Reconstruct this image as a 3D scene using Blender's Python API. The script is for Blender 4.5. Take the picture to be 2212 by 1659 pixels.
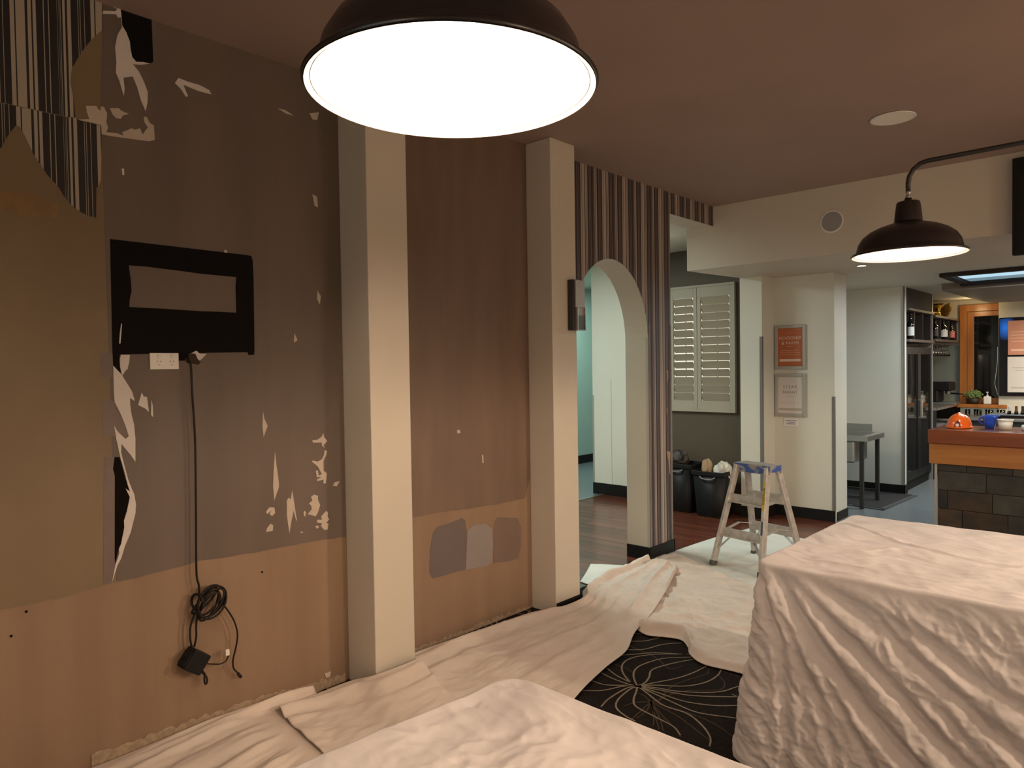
import bpy, bmesh, math, random
import numpy as np
from mathutils import Vector, Matrix
from mathutils.geometry import tessellate_polygon
random.seed(7)
C = bpy.context.scene.collection
for o in list(bpy.data.objects): bpy.data.objects.remove(o)
S = bpy.context.scene
# ---------------------------------------------------------------- camera
F_PX, YAW, PITCH, ROLL = 1521.0, .749, -.0237, -.0151
fw = Vector((-math.sin(YAW)*math.cos(PITCH), math.cos(YAW)*math.cos(PITCH), math.sin(PITCH)))
r0 = Vector((math.cos(YAW), math.sin(YAW), 0)); u0 = r0.cross(fw)
rt = math.cos(ROLL)*r0 + math.sin(ROLL)*u0
up = -math.sin(ROLL)*r0 + math.cos(ROLL)*u0
cd = bpy.data.cameras.new('camera'); cam = bpy.data.objects.new('camera', cd); C.objects.link(cam)
cd.sensor_width = 36; cd.sensor_fit = 'HORIZONTAL'; cd.lens = F_PX*36/2212; cd.clip_start = .02
m = Matrix((rt, up, -fw)).transposed().to_4x4(); m.translation = (2.8012, 0, 1.45)
cam.matrix_world = m
S.camera = cam
# ---------------------------------------------------------------- world, light, exposure
S.view_settings.view_transform = 'Standard'; S.view_settings.look = 'None'
S.view_settings.exposure = 0.0; S.view_settings.gamma = 1; S.view_settings.use_curve_mapping = False
w = bpy.data.worlds.new('world'); S.world = w; w.use_nodes = True
w.node_tree.nodes['Background'].inputs[0].default_value = (.45, .55, .7, 1)
w.node_tree.nodes['Background'].inputs[1].default_value = .02
def lamp(name, kind, loc, energy, col, size=.1, size_y=None, rot=(0, 0, 0), **k):
    l = bpy.data.lights.new(name, kind); l.energy = energy; l.color = col
    if kind == 'AREA':
        l.shape = 'RECTANGLE' if size_y else 'SQUARE'; l.size = size
        if size_y: l.size_y = size_y
    elif kind in ('POINT', 'SPOT'): l.shadow_soft_size = size
    for a, b in k.items(): setattr(l, a, b)
    o = bpy.data.objects.new(name, l); C.objects.link(o); o.location = loc; o.rotation_euler = rot
    o['kind'] = 'structure' if kind == 'AREA' else 'structure'
    return o
WARM = (1, .74, .53)
PEND = 14.0
# corridor and hall fluorescents, kitchen ceiling fittings, bare fill points added in the dining room for ambient light
lamp('corridor_light', 'AREA', (-1.7, 4.4, 2.58), 70, (.90, 1, .92), .5, 1.4)
lamp('hall_light', 'AREA', (-2.8, 7.6, 2.58), 32, (.72, 1, .92), .4, 1.0)
lamp('nook_light', 'POINT', (-.55, 5.6, 2.45), .25, (1, .85, .62), .06)
lamp('kitchen_light', 'AREA', (1.75, 8.1, 2.20), 44, (.80, .93, 1), .6, .5)
lamp('kitchen_light_rear', 'AREA', (2.2, 9.9, 2.12), 50, (1, .86, .66), .6, .5)
lamp('shelf_light', 'POINT', (.95, 10.8, 2.12), 2.5, (1, .78, .40), .03)
lamp('room_fill_rear', 'POINT', (2.9, -2.5, 1.6), 30, WARM, .15)
lamp('room_fill_side', 'POINT', (4.7, .9, 1.6), 28, WARM, .15)
lamp('room_fill_bar', 'POINT', (4.7, 4.0, 1.6), 28, WARM, .15)
# the other shaded pendants of the dining room, outside the frame
for px_, py_, pw_ in ((4.4, -1.2, 16), (4.4, 2.3, 132), (4.4, 3.9, 132)):
    lamp('shaded_pendant_light', 'SPOT', (px_, py_, 1.86), pw_, WARM, .10, spot_size=math.radians(172), spot_blend=.12)
lamp('soffit_fill', 'AREA', (2.3, 5.95, 2.24), 13, (.84, 1, .96), .15)  # unseen extra light, added to brighten the poster wall
# unseen spot above the frame, added to brighten the drop cloth and lower wall
d_ = Vector((.42, 2.4, 0))-Vector((1.3, 1.45, 2.74))
lamp('wall_fill_spot', 'SPOT', (1.3, 1.45, 2.74), 85, WARM, .12, rot=d_.to_track_quat('-Z', 'Y').to_euler(), spot_size=math.radians(74), spot_blend=1.0)
lamp('cool_rear_fill', 'AREA', (1.6, -3.3, 1.5), 24, (.70, .90, 1), 1.6, 1.4, (math.radians(-90), 0, 0))  # unseen cool fill, added for the pillars' near faces; no window there
# ---------------------------------------------------------------- numpy noise
def perlin(x, y, seed=0):
    rs = np.random.RandomState(seed); perm = rs.permutation(256); perm = np.concatenate([perm, perm])
    ang = rs.rand(256)*2*np.pi; gx, gy = np.cos(ang), np.sin(ang)
    xi = np.floor(x).astype(int); yi = np.floor(y).astype(int); xf = x-xi; yf = y-yi
    def g(ix, iy, dx, dy):
        h = perm[(perm[ix & 255]+iy) & 255]
        return gx[h]*dx+gy[h]*dy
    u = xf**3*(xf*(xf*6-15)+10); v = yf**3*(yf*(yf*6-15)+10)
    a = g(xi, yi, xf, yf)*(1-u)+g(xi+1, yi, xf-1, yf)*u
    b = g(xi, yi+1, xf, yf-1)*(1-u)+g(xi+1, yi+1, xf-1, yf-1)*u
    return (a*(1-v)+b*v)*1.4
def fbm(x, y, o=4, seed=0, gain=.5):
    s = 0; a = 1
    for i in range(o): s = s+a*perlin(x*2**i, y*2**i, seed+i); a *= gain
    return s
def ridged(x, y, o=3, seed=0):
    s = 0; a = 1
    for i in range(o): s = s+a*(1-np.abs(perlin(x*2**i, y*2**i, seed+i))*2); a *= .5
    return s
def sstep(a, b, x):
    t = np.clip((x-a)/(b-a), 0, 1); return t*t*(3-2*t)
def catmull(p, n=8):
    p = [np.array(q, float) for q in p]; q = [2*p[0]-p[1]]+p+[2*p[-1]-p[-2]]; r = []
    for i in range(1, len(q)-2):
        for k in range(n):
            t = k/n
            r.append(.5*(2*q[i]+(q[i+1]-q[i-1])*t+(2*q[i-1]-5*q[i]+4*q[i+1]-q[i+2])*t*t+(3*q[i]-q[i-1]-3*q[i+1]+q[i+2])*t**3))
    r.append(p[-1]); return np.array(r)
# ---------------------------------------------------------------- materials
def mat(name, col, rough=.6, metal=0., var=.0, scale=(4, 4, 4), col2=None, bump=0., bscale=60, spec=.5, trans=0, emit=0, ecol=None, detail=4, rnd=0., contrast=(.35, .65), alpha=1, sheen=0):
    m = bpy.data.materials.new(name); m.use_nodes = True; nt = m.node_tree; b = nt.nodes['Principled BSDF']
    def sock(n, v): b.inputs[n].default_value = v
    sock('Base Color', (*col, 1)); sock('Roughness', rough); sock('Metallic', metal); sock('Specular IOR Level', spec)
    if sheen: sock('Sheen Weight', sheen)
    if trans: sock('Transmission Weight', trans)
    if alpha < 1: sock('Alpha', alpha)
    if emit: sock('Emission Strength', emit); sock('Emission Color', (*(ecol or col), 1))
    tc = nt.nodes.new('ShaderNodeTexCoord')
    if var or col2:
        mp = nt.nodes.new('ShaderNodeMapping'); mp.inputs['Scale'].default_value = scale
        nt.links.new(tc.outputs['Object'], mp.inputs[0])
        nz = nt.nodes.new('ShaderNodeTexNoise'); nz.inputs['Scale'].default_value = 1; nz.inputs['Detail'].default_value = detail
        nt.links.new(mp.outputs[0], nz.inputs[0])
        cr = nt.nodes.new('ShaderNodeValToRGB'); e = cr.color_ramp.elements
        c2 = col2 or tuple(c*(1-var) for c in col)
        e[0].position = contrast[0]; e[1].position = contrast[1]
        e[0].color = (*c2, 1); e[1].color = (*col, 1)
        nt.links.new(nz.outputs[0], cr.inputs[0]); out = cr.outputs[0]
        nt.links.new(out, b.inputs['Base Color'])
        if rnd:
            oi = nt.nodes.new('ShaderNodeObjectInfo'); hs = nt.nodes.new('ShaderNodeHueSaturation')
            mr = nt.nodes.new('ShaderNodeMapRange'); mr.inputs[3].default_value = 1-rnd; mr.inputs[4].default_value = 1+rnd
            nt.links.new(oi.outputs['Random'], mr.inputs[0]); nt.links.new(mr.outputs[0], hs.inputs['Value'])
            nt.links.new(out, hs.inputs['Color']); nt.links.new(hs.outputs[0], b.inputs['Base Color'])
    if bump:
        n2 = nt.nodes.new('ShaderNodeTexNoise'); n2.inputs['Scale'].default_value = bscale; n2.inputs['Detail'].default_value = 3
        nt.links.new(tc.outputs['Object'], n2.inputs[0])
        bp = nt.nodes.new('ShaderNodeBump'); bp.inputs['Strength'].default_value = bump; bp.inputs['Distance'].default_value = .004
        nt.links.new(n2.outputs[0], bp.inputs['Height']); nt.links.new(bp.outputs[0], b.inputs['Normal'])
    return m
def crumple_bump(m, scale, strength, dist):
    nt = m.node_tree; b = nt.nodes['Principled BSDF']; tc = nt.nodes.new('ShaderNodeTexCoord')
    prev = b.inputs['Normal'].links[0].from_node if b.inputs['Normal'].links else None
    n = nt.nodes.new('ShaderNodeTexNoise'); n.noise_type = 'RIDGED_MULTIFRACTAL'; n.inputs['Scale'].default_value = scale; n.inputs['Detail'].default_value = 3; n.inputs['Distortion'].default_value = .6
    nt.links.new(tc.outputs['Object'], n.inputs[0]); bp = nt.nodes.new('ShaderNodeBump')
    bp.inputs['Strength'].default_value = strength; bp.inputs['Distance'].default_value = dist
    nt.links.new(n.outputs[0], bp.inputs['Height'])
    if prev: nt.links.new(prev.outputs[0], bp.inputs['Normal'])
    nt.links.new(bp.outputs[0], b.inputs['Normal'])
def stripe_mat(name, off, dark, mids, lights, period=.24):
    m = bpy.data.materials.new(name); m.use_nodes = True; nt = m.node_tree; b = nt.nodes['Principled BSDF']
    b.inputs['Roughness'].default_value = .55
    tc = nt.nodes.new('ShaderNodeTexCoord'); sx = nt.nodes.new('ShaderNodeSeparateXYZ')
    nt.links.new(tc.outputs['Object'], sx.inputs[0])
    a = nt.nodes.new('ShaderNodeMath'); a.operation = 'SUBTRACT'; a.inputs[1].default_value = off
    d = nt.nodes.new('ShaderNodeMath'); d.operation = 'DIVIDE'; d.inputs[1].default_value = period
    f = nt.nodes.new('ShaderNodeMath'); f.operation = 'FRACT'
    nt.links.new(sx.outputs['Y'], a.inputs[0]); nt.links.new(a.outputs[0], d.inputs[0]); nt.links.new(d.outputs[0], f.inputs[0])
    cr = nt.nodes.new('ShaderNodeValToRGB'); cr.color_ramp.interpolation = 'CONSTANT'; e = cr.color_ramp.elements
    iv = [(55, 60, 1), (92, 97, 1), (150, 185, 2), (195, 270, 2), (290, 320, 2), (335, 360, 2), (418, 428, 1), (462, 470, 1), (535, 540, 1), (551, 555, 1), (562, 568, 1), (585, 606, 2), (625, 655, 2), (718, 724, 1)]
    e[0].position = 0; e[0].color = (*dark, 1); e[1].position = 1; e[1].color = (*dark, 1)
    for s, t, k in iv:
        q = e.new((s-50)/682); q.color = (*(lights if k == 1 else mids), 1)
        q = e.new((t-50)/682); q.color = (*dark, 1)
    nt.links.new(f.outputs[0], cr.inputs[0]); nt.links.new(cr.outputs[0], b.inputs['Base Color'])
    return m
M = dict(
 cream=mat('cream_paint', (.60, .545, .455), .55, var=.06, scale=(2, 2, 1), bump=.05, bscale=120),
 pale=mat('pale_paint', (.64, .635, .56), .5, var=.05, scale=(2, 2, 1), bump=.05, bscale=120),
 ceil=mat('brown_ceiling_paint', (.35, .25, .21), .75, var=.08, scale=(1.5, 1.5, 1)),
 plaster=mat('bare_brown_plasterboard', (.27, .178, .112), .75, col2=(.235, .152, .095), scale=(1, 9, .8), bump=.08, bscale=40),
 layer=mat('old_brown_paint', (.142, .106, .084), .6, col2=(.118, .088, .069), scale=(1, 6, .9), bump=.06, bscale=50),
 layer2=mat('olive_brown_paint', (.20, .142, .078), .6, col2=(.175, .122, .065), scale=(1, 3, 2), bump=.06, bscale=50),
 layer3=mat('brown_paint_recess', (.185, .122, .085), .55, col2=(.15, .10, .072), scale=(1, 7, 1.2), bump=.06, bscale=50),
 mauve=mat('mauve_brown_paint', (.17, .125, .108), .6, var=.15, scale=(9, 9, 9)),
 test1=mat('dark_grey_test_paint', (.145, .112, .105), .5, var=.06, scale=(9, 9, 9)),
 test2=mat('mid_grey_test_paint', (.26, .225, .215), .5, var=.05, scale=(9, 9, 9)),
 test3=mat('brown_grey_test_paint', (.18, .125, .098), .5, var=.06, scale=(9, 9, 9)),
 yellow=mat('ochre_stain', (.26, .15, .055), .7, col2=(.20, .125, .06), scale=(8, 14, 14)),
 scrap=mat('torn_white_paper', (.62, .57, .53), .8, var=.05, scale=(20, 20, 20)),
 scrap2=mat('plaster_residue', (.52, .44, .36), .85, var=.08, scale=(30, 30, 30)),
 edge=mat('ragged_plaster_edge', (.42, .31, .21), .9, var=.3, scale=(60, 60, 60)),
 black=mat('black_wall_paint', (.006, .005, .0045), .8, spec=.12),
 void=mat('dark_cavity', (.008, .006, .005), .95, spec=.05),
 hole=mat('brown_cavity', (.04, .02, .012), .9),
 carpet=mat('dark_carpet', (.020, .015, .013), .95, col2=(.012, .009, .008), scale=(60, 60, 60), bump=.5, bscale=500, spec=.1),
 thread1=mat('cream_carpet_yarn', (.30, .25, .185), .95, var=.3, scale=(90, 90, 90), spec=.1),
 thread2=mat('brown_carpet_yarn', (.085, .062, .04), .95, var=.3, scale=(90, 90, 90), spec=.1),
 plank=mat('red_timber_floor', (.155, .048, .026), .22, col2=(.085, .026, .016), scale=(1.2, 22, 1), rnd=.28),
 vinyl=mat('grey_vinyl_floor', (.16, .18, .19), .3, var=.1, scale=(20, 20, 1)),
 skirt=mat('black_skirting_paint', (.008, .007, .007), .5, spec=.25),
 nook=mat('olive_nook_paint', (.085, .066, .043), .6, var=.06, scale=(3, 3, 3)),
 teal=mat('teal_hall_paint', (.42, .53, .47), .5, var=.04, scale=(2, 2, 2)),
 cloth=mat('cotton_drop_cloth', (.72, .625, .55), .9, var=.06, scale=(5, 5, 5), bump=.12, bscale=260, spec=.15),
 cloth2=mat('table_dust_sheet', (.74, .70, .695), .85, var=.10, scale=(6, 6, 6), bump=.10, bscale=200, spec=.2),
 sheet=mat('white_paper_sheet', (.72, .72, .66), .7, var=.04, scale=(5, 5, 5)),
 alu=mat('worn_aluminium', (.50, .47, .44), .5, metal=.35, col2=(.66, .62, .57), scale=(25, 25, 25), bump=.05),
 bluep=mat('blue_cap_paint', (.05, .12, .38), .5, col2=(.36, .33, .31), scale=(22, 22, 40), contrast=(.44, .54)),
 captop=mat('paint_flecked_cap', (.50, .48, .46), .5, var=.25, scale=(30, 30, 30)),
 foot=mat('grey_rubber_foot', (.10, .095, .09), .8),
 ylw=mat('yellow_label', (.62, .46, .05), .5), ink=mat('black_print', (.02, .02, .02), .5),
 navy=mat('navy_label', (.06, .08, .14), .5),
 shade=mat('dark_enamel', (.016, .012, .013), .3, spec=.6),
 inner=mat('white_enamel', (.88, .85, .80), .35),
 metal=mat('brushed_steel', (.48, .48, .46), .32, metal=.9, var=.08, scale=(3, 3, 60)),
 darkmetal=mat('dark_steel', (.055, .052, .050), .45, metal=.6), fridgemetal=mat('dark_fridge_frame', (.014, .014, .014), .4, spec=.3),
 plastic=mat('black_plastic', (.008, .0075, .0075), .5, spec=.25), cable=mat('black_brown_cable', (.012, .008, .006), .5, spec=.25),
 white=mat('white_plastic', (.72, .70, .66), .4), greyp=mat('grey_grille', (.30, .29, .29), .7),
 grey=mat('grey_frame', (.40, .38, .35), .4, metal=.4), guard=mat('grey_corner_guard', (.16, .16, .15), .35),
 clear=mat('clear_plastic_guard', (.55, .5, .46), .15, alpha=.35),
 shutter=mat('cream_shutter_paint', (.36, .33, .26), .5),
 orangep=mat('orange_poster', (.48, .13, .045), .5, var=.1, scale=(6, 6, 6)),
 paper=mat('white_poster', (.62, .58, .55), .5), pinkprint=mat('pale_poster_print', (.72, .58, .50), .5),
 greyprint=mat('grey_poster_print', (.26, .24, .22), .5), beige=mat('beige_poster_bar', (.42, .37, .32), .5),
 glass=mat('clear_glass', (.9, .95, .95), .03, trans=1.0), darkglass=mat('dark_window_glass', (.006, .006, .006), .06, spec=.6),
 fridgeglass=mat('smoked_fridge_glass', (.010, .010, .010), .05, spec=.9),
 timber=mat('orange_timber', (.42, .155, .032), .35, col2=(.30, .10, .02), scale=(14, 14, 1.5)),
 bartop=mat('dark_red_bar_timber', (.20, .058, .024), .2, col2=(.14, .04, .018), scale=(1.5, 20, 20)),
 barfas=mat('honey_bar_timber', (.36, .145, .035), .35, col2=(.27, .10, .025), scale=(1.5, 20, 20)),
 slate=mat('slate_tile', (.034, .031, .022), .6, col2=(.017, .017, .015), scale=(9, 9, 9), bump=.4, bscale=25, rnd=.45),
 slate2=mat('rust_slate_tile', (.055, .031, .014), .6, col2=(.022, .018, .013), scale=(7, 7, 14), bump=.4, bscale=25, rnd=.3),
 grout=mat('pale_grout', (.12, .112, .09), .9), shelfd=mat('dark_shelf_board', (.030, .022, .019), .5),
 shelfedge=mat('brown_shelf_edge', (.10, .075, .062), .5), gold=mat('gold_foil', (.75, .46, .10), .25, metal=1, bump=.6, bscale=40),
 bottle=mat('dark_bottle_glass', (.012, .010, .010), .1, spec=.7), plabel=mat('pink_bottle_label', (.55, .16, .15), .6),
 hat=mat('orange_hard_hat', (.80, .13, .012), .22), blue=mat('blue_tub_plastic', (.02, .07, .48), .25),
 leaf=mat('small_green_leaf', (.10, .18, .05), .6, col2=(.22, .30, .10), scale=(60, 60, 60)),
 pot=mat('dark_plant_pot', (.03, .018, .012), .6), splash=mat('grey_splash_tile', (.20, .215, .19), .3, var=.06, scale=(9, 9, 9)),
 bin=mat('charcoal_bin_plastic', (.009, .009, .010), .5, spec=.25), bag=mat('tan_paper_bag', (.36, .25, .15), .8), bag2=mat('dark_bag', (.03, .022, .018), .6),
 binwhite=mat('white_plastic_bag', (.62, .60, .54), .5), mat_rubber=mat('black_rubber_mat', (.012, .012, .013), .7, bump=.6, bscale=90),
 matedge=mat('grey_mat_edge', (.06, .06, .065), .6), bulb=mat('lit_bulb', (1, .9, .75), .4, emit=60, ecol=(1, .80, .58)),
 down=mat('lit_downlight', (1, .95, .9), .4, emit=9, ecol=(1, .90, .78)), tube=mat('lit_diffuser', (.6, .85, .95), .4, emit=.75, ecol=(.50, .80, 1)),
 tube2=mat('dim_diffuser', (.25, .35, .4), .4, emit=.25, ecol=(.45, .75, .95)),
 street=mat('street_lit_pane', (.8, .75, .65), .5, emit=1.0, ecol=(1, .93, .78)),
 screen=mat('screen_black', (.004, .004, .006), .15, spec=.6), dark=mat('dark_brown_panel', (.035, .027, .027), .7, spec=.15),
)
def glow_mat():
    m = bpy.data.materials.new('blue_screen_image'); m.use_nodes = True; nt = m.node_tree; b = nt.nodes['Principled BSDF']
    b.inputs['Base Color'].default_value = (.004, .004, .006, 1); b.inputs['Roughness'].default_value = .15
    tc = nt.nodes.new('ShaderNodeTexCoord'); mp = nt.nodes.new('ShaderNodeMapping')
    mp.inputs['Location'].default_value = (-.075*9, 0, -.87*6); mp.inputs['Scale'].default_value = (9, 0, 6)
    g = nt.nodes.new('ShaderNodeTexGradient'); g.gradient_type = 'SPHERICAL'
    nt.links.new(tc.outputs['Object'], mp.inputs[0]); nt.links.new(mp.outputs[0], g.inputs[0])
    k = nt.nodes.new('ShaderNodeMath'); k.operation = 'MULTIPLY'; k.inputs[1].default_value = .7
    nt.links.new(g.outputs['Fac'], k.inputs[0]); nt.links.new(k.outputs[0], b.inputs['Emission Strength'])
    b.inputs['Emission Color'].default_value = (.03, .22, .9, 1)
    return m
M['bluescreen'] = glow_mat()
crumple_bump(M['cloth2'], 8, .13, .012); crumple_bump(M['cloth'], 5, .25, .012)
# ---------------------------------------------------------------- mesh helpers (shapes in room coordinates; obj() moves them to their thing's base)
class B:
    def __init__(s): s.bm = bmesh.new()
    def box(s, x0, x1, y0, y1, z0, z1, bev=0, mtx=None):
        v = [s.bm.verts.new((x, y, z)) for x in (x0, x1) for y in (y0, y1) for z in (z0, z1)]
        f = [s.bm.faces.new([v[i] for i in q]) for q in ((0, 1, 3, 2), (4, 6, 7, 5), (0, 4, 5, 1), (2, 3, 7, 6), (0, 2, 6, 4), (1, 5, 7, 3))]
        bmesh.ops.recalc_face_normals(s.bm, faces=f)
        if bev:
            r = bmesh.ops.bevel(s.bm, geom=list({e for q in f for e in q.edges}), offset=bev, segments=2, affect='EDGES', profile=.5)
            v = list({u for q in r['faces'] for u in q.verts} | {u for u in v if u.is_valid})
        if mtx: bmesh.ops.transform(s.bm, matrix=mtx, verts=[u for u in v if u.is_valid])
        return s
    def beam(s, a, b, w, d, side=(0, 0, 1), bev=0):
        a = Vector(a); b = Vector(b); z = (b-a).normalized(); x = Vector(side).cross(z)
        if x.length < 1e-4: x = Vector((1, 0, 0)).cross(z)
        x.normalize(); y = z.cross(x); L = (b-a).length
        mt = Matrix((x, y, z)).transposed().to_4x4(); mt.translation = a
        return s.box(-w/2, w/2, -d/2, d/2, 0, L, bev, mt)
    def tube(s, pts, r, n=8, cap=True):
        pts = [Vector(p) for p in pts]; rings = []; ref = None
        for i, p in enumerate(pts):
            t = (pts[min(i+1, len(pts)-1)]-pts[max(i-1, 0)]).normalized()
            if ref is None: ref = t.orthogonal().normalized()
            ref = (ref-t*ref.dot(t)).normalized(); bi = t.cross(ref); rr = r[i] if isinstance(r, (list, tuple)) else r
            rings.append([s.bm.verts.new(p+rr*(math.cos(2*math.pi*k/n)*ref+math.sin(2*math.pi*k/n)*bi)) for k in range(n)])
        for a, b in zip(rings, rings[1:]):
            for k in range(n): s.bm.faces.new((a[k], a[(k+1) % n], b[(k+1) % n], b[k]))
        if cap: s.bm.faces.new(rings[0][::-1]); s.bm.faces.new(rings[-1])
        return s
    def lathe(s, prof, c, n=32, axis='z', cap0=False, cap1=False):
        rings = []
        for r, h in prof:
            ring = []
            for k in range(n):
                a = 2*math.pi*k/n; p = (r*math.cos(a), r*math.sin(a), h)
                if axis == 'y': p = (p[0], p[2], p[1])
                if axis == 'x': p = (p[2], p[0], p[1])
                ring.append(s.bm.verts.new(Vector(c)+Vector(p)))
            rings.append(ring)
        for a, b in zip(rings, rings[1:]):
            for k in range(n): s.bm.faces.new((a[k], a[(k+1) % n], b[(k+1) % n], b[k]))
        if cap0: s.bm.faces.new(rings[0])
        if cap1: s.bm.faces.new(rings[-1])
        return s
    def prism(s, pts, to3, a, b, holes=()):
        """outline pts (2D) swept between depths a and b; to3(u, v, depth) gives the point"""
        loops = [list(pts)]+[list(h) for h in holes]; flat = [p for q in loops for p in q]
        va = [s.bm.verts.new(to3(u, v, a)) for u, v in flat]; vb = [s.bm.verts.new(to3(u, v, b)) for u, v in flat]
        for t in tessellate_polygon([[Vector((u, v, 0)) for u, v in q] for q in loops]):
            if len(set(t)) == 3:
                s.bm.faces.new([va[i] for i in t]); s.bm.faces.new([vb[i] for i in t[::-1]])
        k = 0
        for q in loops:
            n = len(q)
            for i in range(n):
                j, l = k+i, k+(i+1) % n; s.bm.faces.new((va[j], vb[j], vb[l], va[l]))
            k += n
        return s
    def grid(s, P):
        nu, nv = len(P), len(P[0])
        v = [[s.bm.verts.new(P[i][j]) for j in range(nv)] for i in range(nu)]
        for i in range(nu-1):
            for j in range(nv-1): s.bm.faces.new((v[i][j], v[i+1][j], v[i+1][j+1], v[i][j+1]))
        return s
OFF = {}
def finish(o, label=None, cat=None, group=None, kind=None):
    if label: o['label'] = label
    if cat: o['category'] = cat
    if group: o['group'] = group
    if kind: o['kind'] = kind
    return o
def thing(name, label, cat, loc, group=None):
    o = bpy.data.objects.new(name, None); C.objects.link(o); o.location = loc; o.empty_display_size = .05
    OFF[o] = Vector(loc); return finish(o, label, cat, group)
def obj(name, b, m, parent=None, smooth=False, loc=None, **k):
    bm = b.bm if isinstance(b, B) else b
    bmesh.ops.recalc_face_normals(bm, faces=bm.faces[:])
    off = OFF.get(parent, Vector((0, 0, 0))) if parent else Vector(loc or (0, 0, 0))
    if off.length: bmesh.ops.translate(bm, vec=-off, verts=bm.verts[:])
    me = bpy.data.meshes.new(name); bm.to_mesh(me); bm.free(); me.materials.append(m if not isinstance(m, str) else M[m])
    if smooth:
        for p in me.polygons: p.use_smooth = True
    o = bpy.data.objects.new(name, me); C.objects.link(o); OFF[o] = off
    if parent: o.parent = parent
    else: o.location = off
    return finish(o, **k)
def npmesh(name, V, Fq, m, parent=None, smooth=True, loc=(0, 0, 0), **k):
    me = bpy.data.meshes.new(name); off = OFF.get(parent, Vector((0, 0, 0))) if parent else Vector(loc)
    V = np.asarray(V, float)-np.array(off); n = len(V)
    me.vertices.add(n); me.vertices.foreach_set('co', V.ravel())
    Fq = np.asarray(Fq, int); nf = len(Fq)
    me.loops.add(nf*4); me.loops.foreach_set('vertex_index', Fq.ravel())
    me.polygons.add(nf); me.polygons.foreach_set('loop_start', np.arange(nf)*4); me.polygons.foreach_set('loop_total', np.full(nf, 4))
    me.update(calc_edges=True); me.validate(); me.materials.append(M[m])
    if smooth: me.polygons.foreach_set('use_smooth', np.ones(nf, bool))
    o = bpy.data.objects.new(name, me); C.objects.link(o); OFF[o] = off
    if parent: o.parent = parent
    else: o.location = off
    return finish(o, **k)
def gridfaces(nu, nv, wrap=False):
    i, j = np.meshgrid(np.arange(nu-1), np.arange(nv if wrap else nv-1), indexing='ij')
    j2 = (j+1) % nv
    return np.stack([i*nv+j, (i+1)*nv+j, (i+1)*nv+j2, i*nv+j2], -1).reshape(-1, 4)
def dup(root, dloc, **k):
    r = root.copy(); C.objects.link(r); r.location = Vector(root.location)+Vector(dloc)
    for ch in list(root.children):
        c = ch.copy(); C.objects.link(c); c.parent = r
        for g in ch.children:
            d = g.copy(); C.objects.link(d); d.parent = c
    return finish(r, **k)
def text(name, s, size, origin, xdir, ydir, m, parent, ext=.0006, align='CENTER', spacing=1.0):
    cu = bpy.data.curves.new(name, 'FONT'); cu.body = s; cu.size = size; cu.extrude = ext; cu.align_x = align; cu.align_y = 'CENTER'
    cu.space_character = spacing; cu.resolution_u = 3
    t = bpy.data.objects.new('tmp', cu); C.objects.link(t)
    me = bpy.data.meshes.new_from_object(t.evaluated_get(bpy.context.evaluated_depsgraph_get())); bpy.data.objects.remove(t)
    x = Vector(xdir).normalized(); y = Vector(ydir).normalized(); mt = Matrix((x, y, x.cross(y))).transposed().to_4x4()
    mt.translation = Vector(origin)-OFF.get(parent, Vector((0, 0, 0)))
    me.transform(mt); me.materials.clear(); me.materials.append(M[m]); me.name = name
    o = bpy.data.objects.new(name, me); C.objects.link(o); o.parent = parent; OFF[o] = OFF.get(parent, Vector((0, 0, 0)))
    return o
onx = lambda u, v, d: (d, u, v)     # outline (y, z) on a wall of constant x
ony = lambda u, v, d: (u, d, v)     # outline (x, z) on a wall of constant y
onz = lambda u, v, d: (u, v, d)
# ---- outlines measured on the wall (y, z) and carpet (x, y), metres
PAPER_UP = [(0.4923,2.7907),(0.8883,2.9549),(0.8811,2.6765),(0.8555,2.6473),(0.8245,2.5983),(0.8015,2.5544),(0.7823,2.5121),(0.7768,2.466),(0.785,2.4076),(0.7888,2.3476),(0.7707,2.3432),(0.718,2.3428),(0.6668,2.3429),(0.6238,2.3423),(0.5979,2.3433),(0.48,2.3339)]
PAPER_LOW = [(0.48,2.3317),(0.5978,2.341),(0.6237,2.34),(0.6668,2.3405),(0.7179,2.3404),(0.7707,2.3407),(0.7888,2.3452),(0.8031,2.3389),(0.8437,2.3385),(0.8722,2.3358),(0.8642,2.1456),(0.8558,2.1149),(0.849,2.1138),(0.8454,2.0051),(0.8238,2.0081),(0.7983,2.018),(0.7664,2.0404),(0.7457,2.0674),(0.7323,2.0933),(0.6986,2.1311),(0.6596,2.1943),(0.6377,2.248),(0.6237,2.2758),(0.6122,2.275),(0.5885,2.233),(0.5716,2.1948),(0.4734,2.0848)]
OLIVE_TEAR = [(0.8818,2.6747),(0.8554,2.6461),(0.8245,2.5975),(0.8022,2.5538),(0.7834,2.5116),(0.7779,2.4664),(0.7861,2.4079),(0.7899,2.3479),(0.8031,2.3406),(0.8328,2.3511),(0.8247,2.3956),(0.868,2.4068),(0.8759,2.5357)]
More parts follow.
